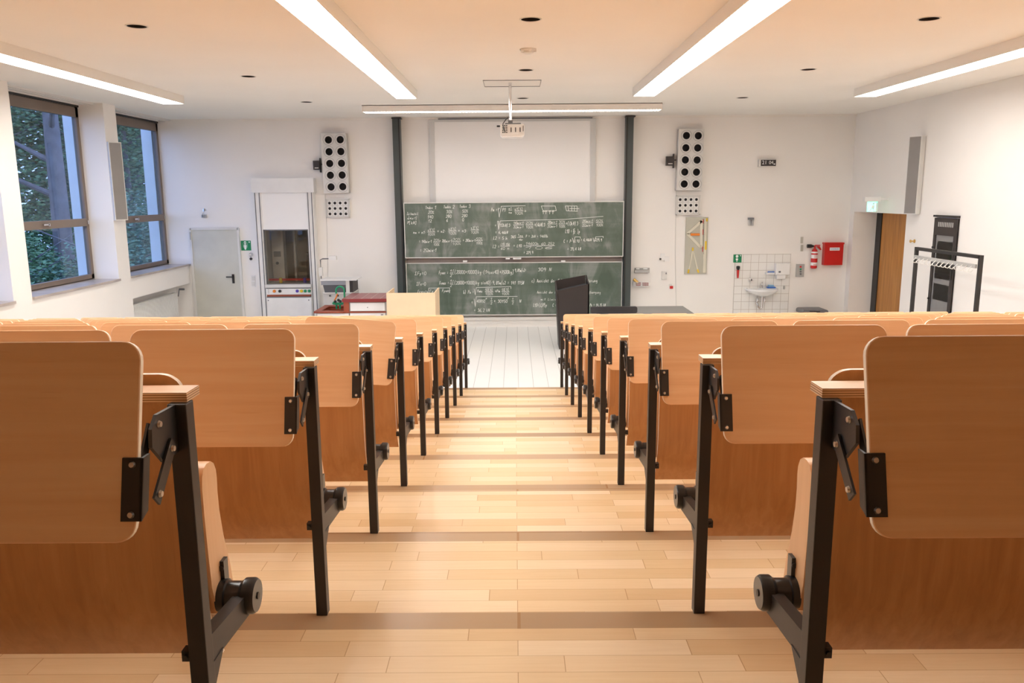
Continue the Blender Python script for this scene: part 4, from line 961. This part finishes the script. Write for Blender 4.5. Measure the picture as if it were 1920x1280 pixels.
# drawing instrument board
R = wt('instrument_board', 'grey wall board holding the drawing instruments beside the right loudspeaker', 'board', 1307, 460)
bm = B(); xa,xb,za,zb = wb(bm, 1285, 407, 1326.5, 513.5, YW-.03); obj('backing_board', bm, plain('sage_grey_board', (.50,.49,.41,1), .6), R)
def bar(bm, pa, pb, w, Y, t=.012, mi=0):
    a, b = at(*pa, Y=Y), at(*pb, Y=Y); d = Vector((b.x-a.x, 0, b.z-a.z)).normalized(); n = Vector((-d.z, 0, d.x))*w/2
    prism(bm, [((a+n).x,(a+n).z),((b+n).x,(b+n).z),((b-n).x,(b-n).z),((a-n).x,(a-n).z)], 'y', Y, Y+t, mi)
IV = plain('ivory_wood', (.70,.67,.55,1), .5)
R = wt('set_square', 'large ivory set square with an orange grip on the instrument board', 'set square', 1300, 460)
bm = B(); Y = YW-.045
bar(bm, (1289,438), (1316,414), .05, Y); bar(bm, (1289,438), (1313,463), .05, Y); bar(bm, (1315,412), (1315,464), .05, Y); obj('triangle_frame', bm, IV, R)
bm = B(); bar(bm, (1295,439.5), (1312,439.5), .045, Y-.01); obj('grip', bm, ORANGE, R)
R = wt('board_compass', 'pale wooden blackboard compass with yellow tips on the instrument board', 'compass', 1299, 490)
bm = B(); bar(bm, (1299,468), (1291,510), .022, Y); bar(bm, (1299,468), (1309,510), .022, Y); obj('compass_legs', bm, IV, R)
bm = B(); bar(bm, (1299,464), (1299,470), .03, Y-.006); bar(bm, (1291.5,505), (1290.5,512), .03, Y-.006); bar(bm, (1308,505), (1310,511), .03, Y-.006); obj('yellow_tips', bm, YELL, R)
R = wt('wooden_ruler', 'long striped ruler standing upright on the right of the instrument board', 'ruler', 1322, 460)
bm = B(); bar(bm, (1322.5,409), (1320.5,511), .055, Y); obj('ruler_blade', bm, IV, R)
bm = B()
for k in range(38):
    yy = 411+k*1.75; bar(bm, (1319.6-(yy-410)*.012, yy), (1321.0-(yy-410)*.012, yy), .006, Y-.002, .002)
obj('scale_ticks', bm, BLACK, R)
bm = B(); bar(bm, (1318.6,411), (1318.3,419), .012, Y-.003, .003); bar(bm, (1318.2,430), (1318,440), .012, Y-.003, .003); bar(bm, (1317.6,462), (1317.5,472), .012, Y-.003, .003); obj('red_marks', bm, REDP, R)
bm = B(); bar(bm, (1323.6,452), (1323.2,468), .03, Y-.012); bar(bm, (1325.6,409), (1325.5,415), .03, Y-.012); obj('orange_grip', bm, YELL, R)
# clock
R = wt('digital_clock', 'small black flip clock reading 21 04 high on the right of the front wall', 'clock', 1439, 305)
bm = B(); xa,xb,za,zb = wb(bm, 1423, 298, 1455.5, 312.5, YW-.09, bev=.008); obj('clock_case', bm, OFFW, R)
bm = B(); wb(bm, 1427, 299.5, 1455, 311, YW-.096, .006); obj('clock_face', bm, BLACK, R)
pc = at(1433.5,304.8,Y=YW-.097); pd = at(1446,304.8,Y=YW-.097)
text('digits', '21', .10, pc, SIGNW, R); text('digits', '04', .088, pd, SIGNW, R)
bm = B(); wb(bm, 1450.5, 306.5, 1453.5, 308.5, YW-.098, .002); obj('date_mark', bm, SIGNW, R)
R = wt('wall_bell', 'small twin glass wall fitting with dark cap above the tiled washing place', 'wall fitting', 1408, 416)
bm = B(); wb(bm, 1404, 408, 1414, 412, YW-.07); obj('cap', bm, GREYD, R)
bm = B()
for px in (1405.5, 1411): p = at(px,417,Y=YW-.04); cyl(bm, (p.x,YW-.04,p.z-.06), (p.x,YW-.04,p.z+.05), .022, seg=12)
obj('glass_tube', bm, GREY, R)
# tiles and washbasin
bm = B(); tx0, tx1 = at(1376,530,Y=YW).x, at(1480,530,Y=YW).x; tz1 = at(1430,476,Y=YW).z
box(bm, tx0, tx1, YW-.012, YW, 0, tz1); tag(obj('trim_3', bm, TILE, loc=(tx0, YW, 0)), 'white square wall tiles behind the washbasin', None, None, 'structure')
sign('safety_sign', 1375.5, 477, 1390.5, 492, 'green eyewash sign above the red brush on the wall tiles', 'eye')
R = wt('eyewash_hose', 'red and black hand eyewash hanging on the wall tiles', 'eyewash', 1384, 510)
bm = B(); p = at(1384,503,Y=YW-.05); lathe(bm, (p.x,YW-.05,p.z-.03), [(.02,0),(.034,.03),(.036,.07),(.02,.08)], 14); obj('spray_head', bm, PLAST, R, smooth=True)
bm = B(); q = at(1383.5,521,Y=YW-.04); cyl(bm, (p.x,YW-.05,p.z-.03), (q.x,YW-.04,q.z), .026, .016, seg=14); obj('red_handle', bm, REDP, R, smooth=True)
R = wt('washbasin', 'white ceramic washbasin on the tiled wall with chrome tap and trap', 'washbasin', 1431, 555)
cx_ = at(1431,548,Y=YW-.2).x; zr = at(1431,544,Y=YW-.42).z; w2 = .31; dp = .42
bm = B(); N = 26; rings = []
for (f, dz_, ys) in ((1,.0,1),(1.0,-.03,1),(.86,-.07,.9),(.55,-.12,.7),(.25,-.15,.45),(.12,-.16,.3)):
    ring = []
    for k in range(N+1):
        a = PI*k/N; ring.append(bm.verts.new((cx_+w2*f*math.cos(a), YW-.012-dp*ys*math.sin(a)**.7 if 0<k<N else YW-.012, zr+dz_)))
    rings.append(ring)
inner = []
for (f, dz_, ys) in ((.92,.0,.9),(.8,-.05,.82),(.5,-.09,.6)):
    ring = []
    for k in range(N+1):
        a = PI*k/N; ring.append(bm.verts.new((cx_+w2*f*math.cos(a), YW-.10-(dp-.1)*ys*math.sin(a)**.7 if 0<k<N else YW-.10, zr+dz_)))
    inner.append(ring)
def strip(a, b):
    for k in range(N): bm.faces.new((a[k], a[k+1], b[k+1], b[k]))
for a, b in zip(rings, rings[1:]): strip(a, b)
strip(rings[0], inner[0])
for a, b in zip(inner, inner[1:]): strip(a, b)
bm.faces.new(inner[-1]); bm.faces.new(rings[-1][::-1])
for rr in (inner,):
    for a, b in zip(rr, rr[1:]): bm.faces.new((a[0], b[0], b[-1], a[-1]))
bm.faces.new((rings[0][0], inner[0][0], inner[0][-1], rings[0][-1]))
obj('basin', bm, CERAM, R, smooth=True)
bm = B(); tx = at(1428,540,Y=YW-.08).x; cyl(bm, (tx,YW-.07,zr), (tx,YW-.07,zr+.09), .02, seg=14); tube(bm, [(tx,YW-.07,zr+.06),(tx,YW-.15,zr+.08),(tx,YW-.19,zr+.05)], .012, 8); tube(bm, [(tx,YW-.07,zr+.09),(tx,YW-.12,zr+.13)], .008, 8); obj('mixer_tap', bm, CHROME, R, smooth=True)
bm = B(); cyl(bm, (cx_,YW-.16,zr-.15), (cx_,YW-.16,zr-.38), .018, seg=12); tube(bm, [(cx_,YW-.16,zr-.36),(cx_-.03,YW-.16,zr-.40),(cx_-.07,YW-.14,zr-.36),(cx_-.07,YW-.02,zr-.30)], .018, 8)
for dx in (-.07,.07): cyl(bm, (cx_+dx,YW-.01,zr-.24), (cx_+dx,YW-.08,zr-.24), .014, seg=10); cyl(bm, (cx_+dx,YW-.06,zr-.28), (cx_+dx,YW-.06,zr-.2), .02, seg=10)
obj('drain_trap', bm, CHROME, R, smooth=True)
R = wt('blue_sponge_tray', 'blue sponge tray on the rim of the washbasin', 'sponge', 1446, 537)
bm = B(); p = at(1446,537,Y=YW-.09); box(bm, p.x-.08, p.x+.08, YW-.13, YW-.03, zr+.003, zr+.03, bev=.006); obj('tray', bm, BLUEP, R)
bm = B(); box(bm, p.x-.055, p.x+.05, YW-.12, YW-.04, zr+.03, zr+.065, bev=.008); obj('cloth', bm, plain('pale_blue_cloth', (.25,.45,.65,1), .8), R)
R = wt('wall_valve', 'chrome round shut-off valve on the tiles left of the washbasin', 'valve', 1407, 524)
p = at(1407,524,Y=YW-.012); bm = B(); lathe(bm, (p.x,YW-.012,p.z), [(.035,0),(.035,-.01),(.015,-.02),(.015,-.05)], 16, 'y'); box(bm, p.x-.04, p.x+.045, YW-.09, YW-.06, p.z-.012, p.z+.012); box(bm, p.x-.012, p.x+.012, YW-.09, YW-.06, p.z-.035, p.z+.035); obj('valve_cross', bm, CHROME, R)
R = wt('soap_dispenser', 'small grey soap hook on the tiles right of the washbasin', 'soap dispenser', 1470, 539)
p = at(1469.5,538,Y=YW-.012); bm = B(); lathe(bm, (p.x,YW-.03,p.z-.04), [(.016,0),(.02,.02),(.018,.06),(.008,.075)], 12); obj('soap_holder', bm, GREY, R)
R = wt('glove_shelf', 'white wall shelf with a blue tube on the tiles above the washbasin', 'shelf', 1446, 511)
bm = B(); wb(bm, 1437, 511, 1453, 514.5, YW-.12); obj('shelf_board', bm, WHITE, R)
bm = B(); wb(bm, 1440, 508.6, 1452, 510.9, YW-.09, .03); obj('blue_tube', bm, BLUEP, R)
R = wt('towel_dispenser', 'white paper towel dispenser right above the washbasin', 'towel dispenser', 1468, 505)
bm = B(); wb(bm, 1455, 494, 1481.5, 515, YW-.12, bev=.01); obj('dispenser_case', bm, WHITE, R)
bm = B(); wb(bm, 1457, 515, 1473, 523, YW-.10, bev=.01); obj('towel_tray', bm, WHITE, R)
bm = B(); wb(bm, 1460, 508, 1464, 511, YW-.124, .006); obj('keyhole_plate', bm, GREYD, R)
R = wt('button_panel', 'grey control plate with four round buttons beside the tiles', 'control panel', 1501, 507)
bm = B(); wb(bm, 1493, 495, 1508, 519, YW-.03); obj('plate', bm, GREY, R)
for py, m in ((500,REDP),(504.5,GREENP),(509,GREYD),(513.5,GREYD)):
    p = at(1501,py,Y=YW-.03); bm = B(); cyl(bm, (p.x,YW-.03,p.z), (p.x,YW-.042,p.z), .018, seg=14); obj('button', bm, m, R)
for k, (a1, b1, lab) in enumerate(((444,456,'upper small beige label strip left of the fire extinguisher'), (459,471,'lower small beige label strip left of the fire extinguisher'))):
    bm = B(); wb(bm, 1501.5, a1, 1506, b1, YW-.012); tag(obj('label_strip', bm, plain('beige_plastic', (.45,.42,.36,1), .5)), lab, 'label', 'beige label strips')
# fire extinguisher
R = wt('fire_extinguisher', 'red fire extinguisher with black horn hanging on the front wall', 'fire extinguisher', 1526, 503)
pc = at(1526,495,Y=YW-.1); zt5, zb5 = at(1526,466,Y=YW-.1).z, at(1526,503,Y=YW-.1).z; r = .062
bm = B(); lathe(bm, (pc.x,YW-.1,zb5), [(.05,0),(r,.015),(r,zt5-zb5-.06),(.045,zt5-zb5-.02),(.02,zt5-zb5)], 24); obj('cylinder', bm, REDP, R, smooth=True)
bm = B(); 
for (za, zb) in ((.06,.12),(.20,.27),(.30,.33)): lathe(bm, (pc.x,YW-.1,zb5+za), [(r+.0008,0),(r+.0008,zb-za)], 24)
obj('paper_label', bm, SIGNW, R, smooth=True)
bm = B()
for zz in (.215,.235,.255,.07,.085): box(bm, pc.x-.03, pc.x+.03, YW-.1-r-.0025, YW-.1-r+.006, zb5+zz, zb5+zz+.005)
obj('label_print', bm, REDP, R)
bm = B(); cyl(bm, (pc.x,YW-.1,zt5), (pc.x,YW-.1,zt5+.06), .018, seg=12); box(bm, pc.x, pc.x+.10, YW-.11, YW-.09, zt5+.055, zt5+.075); prism(bm, [(pc.x+.02,zt5+.05),(pc.x+.09,zt5+.05),(pc.x+.13,zt5-.02),(pc.x+.105,zt5-.03)], 'y', YW-.11, YW-.09); obj('lever', bm, REDP, R)
bm = B(); lathe(bm, (pc.x-.15,YW-.1,zt5+.05), [(.038,0),(.038,.07),(.03,.09),(.014,.13)], 18, 'x'); obj('discharge_horn', bm, PLAST, R, smooth=True)
bm = B(); box(bm, pc.x-.02, pc.x+.02, YW-.04, YW, zt5-.1, zt5-.04); obj('wall_bracket', bm, METAL, R)
# fire blanket box
R = wt('fire_blanket_box', 'red wall box with white label beside the fire extinguisher', 'fire blanket box', 1564, 475)
bm = B(); xa,xb,za,zb = wb(bm, 1546, 455, 1581, 497, YW-.13, bev=.006); obj('box_body', bm, REDP, R)
bm = B(); box(bm, xa-.008, xb+.008, YW-.14, YW, zb-.03, zb+.004); obj('box_lid', bm, REDP, R)
bm = B(); wb(bm, 1556, 464, 1574.5, 469.5, YW-.135, .005); obj('white_label', bm, SIGNW, R)
text('label_print', 'Löschdecke', .035, tuple(at(1565,466.6,Y=YW-.136)), BLUEP, R)
# bin
R = thing('waste_bin', 'grey plastic waste bin standing under the red box', 'bin', (at(1522,590,Y=YW-.3).x, YW-.3, 0))
zb = at(1522,580,Y=YW-.3).z; xc = ROOT[R].x
bm = B(); prism(bm, [(xc-.19,0),(xc+.19,0),(xc+.24,zb-.08),(xc-.24,zb-.08)], 'y', YW-.48, YW-.12); obj('bin_body', bm, GREYD, R)
bm = B(); prism(bm, rrect(xc-.245, zb-.08, xc+.245, zb+.02, .045), 'y', YW-.5, YW-.1); obj('bin_lid', bm, GREYD, R)
bm = B(); box(bm, xc-.12, xc+.08, YW-.508, YW-.45, zb-.02, zb+.0); obj('lid_handle', bm, BLACK, R)
# ------------------------------------------------------------------ right wall
bm = B(); dyb = 15.55
box(bm, XR+.46, XR+.50, ny0, dyb-.06, 0.005, nz-.01)
dr = struct('door_2', bm, DOORW)
bm = B(); box(bm, XR+.44, XR+.51, dyb-.06, ny1, 0, nz); obj('door_frame', bm, METAL, dr)
bm = B(); box(bm, XR+.5, XR+.7, ny0, ny1, -.1, nz+.1); obj('door_backing', bm, WALL, dr)

# exit sign
YX = 14.3
p = at(1636,387,Y=YX)
R = thing('exit_sign', 'small lit green running-man exit sign under a white bracket by the side door', 'exit sign', (p.x, YX, p.z))
bm = B(); wb(bm, 1627, 378, 1645.5, 396.5, YX, .03); obj('sign_glass', bm, EXITG, R)
bm = B(); a = at(1636,388,Y=YX); 
prism(bm, circle(a.x+.015, a.z+.055, .018, 10), 'y', YX-.003, YX); prism(bm, [(a.x-.01,a.z+.03),(a.x+.035,a.z+.03),(a.x+.02,a.z-.03),(a.x-.02,a.z-.025)], 'y', YX-.003, YX)
prism(bm, [(a.x-.02,a.z-.02),(a.x-.005,a.z-.03),(a.x-.05,a.z-.075),(a.x-.065,a.z-.065)], 'y', YX-.003, YX); prism(bm, [(a.x+.005,a.z-.02),(a.x+.02,a.z-.02),(a.x+.045,a.z-.08),(a.x+.03,a.z-.08)], 'y', YX-.003, YX)
box(bm, a.x+.06, a.x+.085, YX-.003, YX, a.z-.08, a.z+.08); obj('running_figure', bm, SIGNW, R)
bm = B(); xa,xb,za,zb = wb(bm, 1622, 369, 1652, 377.5, YX-.04, .1); box(bm, xb-.05, XR, YX, YX+.05, za+.02, zb-.02); obj('lamp_bracket', bm, WHITE, R)
# column speakers
def colspk(pts, X, label, back, flip):
    (ax, ay), (bx, by) = pts   # front face corners (x,y), world
    R = thing('column_speaker', label, 'loudspeaker', ((ax+bx)/2, (ay+by)/2, 2.24), 'slim grey column loudspeakers on the side walls')
    z0, z1 = 2.245, 3.475
    d = Vector((bx-ax, by-ay, 0)).normalized(); n = Vector((-d.y, d.x, 0)); n = n if n.y > 0 else -n
    a, b = Vector((ax, ay, 0)), Vector((bx, by, 0)); a2, b2 = a+n*.10, b+n*.10
    bm = B(); prism(bm, [(a.x,a.y),(b.x,b.y),(b2.x,b2.y),(a2.x,a2.y)], 'z', z0, z1); obj('speaker_case', bm, OFFW, R)
    a3, b3 = a+d*.012-n*.004, b-d*.012-n*.004; a4, b4 = a3+n*.004, b3+n*.004
    bm = B(); prism(bm, [(a3.x,a3.y),(b3.x,b3.y),(b4.x,b4.y),(a4.x,a4.y)], 'z', z0+.012, z1-.012); obj('speaker_grille', bm, MESHG, R)
    mx, my = (a2.x+b2.x)/2, (a2.y+b2.y)/2
    bm = B()
    for z in (z0+.2, z1-.2): box(bm, min(mx, back), max(mx, back), my-.02, my+.02, z-.02, z+.02)
    obj('wall_bracket', bm, METAL, R)
LX = lambda px, Y: at(px, 300, Y=Y).x
colspk(((LX(206,13.02), 13.02), (LX(230,13.20), 13.20)), 0, 'slim grey column loudspeaker on the pier between the left windows', XL, 1)
colspk(((LX(1702,13.3), 13.3), (LX(1725,13.1), 13.1)), 0, 'slim grey column loudspeaker on the right wall beside the exit sign', XR, -1)
# rack cabinet
CX = XR-.04
q0, q1 = at(1752,415,X=CX).y, at(1795,415,X=CX).y; cz = at(1770,409,X=CX).z
R = thing('equipment_rack', 'tall black equipment rack with glass door against the right wall', 'cabinet', (XR, (q0+q1)/2, 0))
ya, yb = q1, q0; t = .07
bm = B(); box(bm, CX, XR-.01, ya, ya+t, 0, cz); box(bm, CX, XR-.01, yb-t, yb, 0, cz); box(bm, CX, XR-.01, ya+t, yb-t, cz-.26, cz); box(bm, CX, XR-.01, ya+t, yb-t, 0, .08); box(bm, XR-.02, XR-.005, ya, yb, 0, cz)
obj('rack_frame', bm, BLACK, R)
bm = B(); box(bm, CX-.02, XR-.005, ya-.01, yb+.01, cz+.015, cz+.045); obj('rack_lid', bm, METAL, R)
bm = B()
for k in range(9): yy = ya+.1+k*.05; box(bm, CX-.004, CX, yy, yy+.025, cz-.13, cz-.06)
obj('vent_slots', bm, GREY, R)
bm = B(); box(bm, CX+.01, CX+.016, ya+t, yb-t, .08, cz-.26); obj('glass_door', bm, GLASSR, R)
bm = B(); box(bm, XR-.025, XR-.021, ya+t, yb-t, .08, cz-.26); obj('rack_back', bm, GREY, R)
for (z0, z1, m) in ((cz-.62,cz-.35,WHITE),(cz-.85,cz-.68,GREY),(1.28,1.40,GREYD),(.95,1.2,WHITE),(.6,.75,WHITE),(.4,.55,GREYD)):
    bm = B(); box(bm, CX+.03, XR-.025, ya+t+.03, yb-t-.04, z0, z1); obj('rack_unit', bm, m, R)
bm = B(); box(bm, CX-.015, CX, ya+.02, ya+.045, 1.3, 1.45); cyl(bm, (CX,yb-.03,1.75), (CX-.02,yb-.03,1.75), .015, seg=10); cyl(bm, (CX,yb-.03,.95), (CX-.02,yb-.03,.95), .015, seg=10); obj('rack_latch', bm, METAL, R)
# coat rack
RX = 5.8; ya, yb = 10.02, 11.64; zc = 1.818
R = thing('coat_rack', 'black steel coat rack with a rail of pale hooks in front of the right wall', 'coat rack', (RX, (ya+yb)/2, 0))
bm = B(); w = .022
for y in (ya, yb): box(bm, RX-w, RX+w, y-w, y+w, .03, zc)
box(bm, RX-w, RX+w, ya, yb, zc-.045, zc); obj('rack_frame', bm, METAL, R)
bm = B()
for y in (ya, yb): box(bm, RX-.25, RX+.25, y-w, y+w, 0, .04)
obj('rack_foot', bm, METAL, R)
zr_ = zc-.115
bm = B(); box(bm, RX-.045, RX-.022, ya+.03, yb-.03, zr_-.05, zr_); obj('hook_rail', bm, GREY, R)
for k in range(14):
    y = ya+.1+k*(yb-ya-.2)/13; bm = B()
    tube(bm, [(RX-.045,y,zr_-.03),(RX-.09,y-.01,zr_-.06),(RX-.10,y-.02,zr_-.09),(RX-.07,y-.03,zr_-.10),(RX-.05,y-.03,zr_-.075)], .006, 6); obj('coat_hook', bm, OFFW, R, smooth=True)
# brass knob on the wall
p = at(1715,452,X=XR); R = thing('door_stopper', 'small orange brass knob on the right wall beside the black rack', 'knob', p)
bm = B(); lathe(bm, (XR,p.y,p.z), [(.03,0),(.03,-.01),(.012,-.02),(.012,-.05),(.025,-.06),(.025,-.075)], 16, 'x'); obj('knob', bm, BRASS, R, smooth=True)
# radiator
R = thing('radiator', 'white panel radiator in the niche under the far window', 'radiator', (XL-.16, 14.6, .1))
bm = B(); box(bm, XL-.22, XL-.14, 13.6, 15.55, .1, .78); rd = obj('radiator_panel', bm, OFFW, R)
bm = B()
for k in range(49): y = 13.61+k*.0395; box(bm, XL-.14, XL-.128, y, y+.022, .12, .76)
obj('radiator_fins', bm, WHITE, R)
bm = B(); cyl(bm, (XL-.12,15.62,.83), (XL-.02,15.62,.83), .02, seg=12); cyl(bm, (XL-.12,15.62,.83), (XL-.12,15.55,.7), .012, seg=8); obj('radiator_valve', bm, GREYD, R)
# ------------------------------------------------------------------ outside
bm = B(); box(bm, -90, -7.2, -20, 80, -3.1, -3.0); o = struct('ground_lawn', bm, GROUND)
def tree(cx, cy_, h, r, crowns, label, name='tree', mi=0, nleaf=9000, trunk_lean=0, ls=.16, low=0):
    R = thing(name, label, 'tree', (cx, cy_, -3.0), 'trees outside the windows')
    bm = B(); rnd = random.Random(int(cx*100+cy_*10))
    pts = [(cx+trunk_lean*t, cy_, -3+h*t) for t in (0,.25,.5,.75,1)]
    n = len(pts)
    for i in range(n-1): cyl(bm, pts[i], pts[i+1], r*(1-.15*i), r*(1-.15*(i+1)), seg=14)
    for k in range(7):
        t = .45+.08*k; a = rnd.uniform(0, 2*PI); L = rnd.uniform(1.6, 3.2)
        p = Vector((cx+trunk_lean*t, cy_, -3+h*t)); q = p+Vector((math.cos(a)*L, math.sin(a)*L, L*.5)); cyl(bm, p, q, r*.28, r*.08, seg=8)
    obj('trunk', bm, BARK, R, smooth=True)
    bm = B()
    tot = sum(c[3]**2 for c in crowns)
    for (ox, oy, oz, cr_) in crowns:
        nn = int(nleaf*cr_**2/tot)
        for _ in range(nn):
            v = Vector((rnd.gauss(0,1), rnd.gauss(0,1), rnd.gauss(0,1))).normalized()*cr_*(rnd.random()**.4)
            v.z *= .8; p = Vector((cx+ox, cy_+oy, -3+oz))+v
            q = Matrix.Rotation(rnd.uniform(0, 2*PI), 3, 'Z') @ Matrix.Rotation(rnd.uniform(-1.2, 1.2), 3, 'X')
            s = ls*rnd.uniform(.6, 1.3)
            vs = [bm.verts.new(p+q@Vector(w)) for w in ((-s*.5,0,0),(0,-s*.28,s*.06),(s*.5,0,0),(0,s*.28,s*.06))]
            bm.faces.new(vs)
    f = obj('foliage', bm, LEAF[mi], R); 
tree(-13.75, 24.5, 12.5, .34, [(-2.5,2.5,9.5,2.6),(2.2,2.5,9.5,2.4),(0,3,12,3)], 'large dark tree trunk with branches seen through the middle window', nleaf=11000, trunk_lean=.05)
tree(-11.0, 22.0, 4.2, .12, [(0,0,3.0,2.2),(.8,1,4.6,1.6)], 'low leafy bush right outside the far window', name='bush', mi=1, nleaf=12000, ls=.13)
tree(-13.4, 21.0, 3.8, .12, [(0,0,2.6,2.3),(-1,1.3,3.6,1.6)], 'dense low bush outside the middle window', name='bush', mi=0, nleaf=13000, ls=.13)
tree(-18.5, 27.0, 8, .22, [(0,0,6,3.2),(-1,1,9,2.8),(1.5,0,3.5,2.5)], 'tall leafy tree left of the big trunk', mi=0, nleaf=14000)
tree(-16.5, 33.0, 9, .25, [(0,0,5,3.6),(2,1,8.5,3.2),(-2,0,9,3)], 'pale green tree behind the big trunk', mi=1, nleaf=14000, ls=.3)
tree(-21.5, 39.0, 11, .3, [(0,0,5,4.5),(3,1,9,4),(-3,0,10,4)], 'wide tree in the distance between the window frames', mi=0, nleaf=14000, ls=.4)
tree(-14.2, 30.0, 8, .2, [(0,0,3.5,3),(.5,0,7,2.6),(1,1,10,2.4)], 'slim leafy tree seen through the far window', mi=0, nleaf=14000, ls=.17)
tree(-26.0, 33.0, 11, .3, [(0,0,5,4.5),(0,1,9,4)], 'far left tree behind the bushes', mi=1, nleaf=12000, ls=.38)
# ------------------------------------------------------------------ light
W = bpy.data.worlds.new('sky'); S.world = W; W.use_nodes = True
bg = W.node_tree.nodes['Background']; bg.inputs['Color'].default_value = (.46,.58,1.0,1); bg.inputs['Strength'].default_value = 1.5
S.cycles.max_bounces = 8; S.cycles.diffuse_bounces = 5; S.cycles.transparent_max_bounces = 12; S.cycles.use_denoising = True
S.cycles.sample_clamp_indirect = 6
S.cycles.caustics_reflective = False; S.cycles.caustics_refractive = False
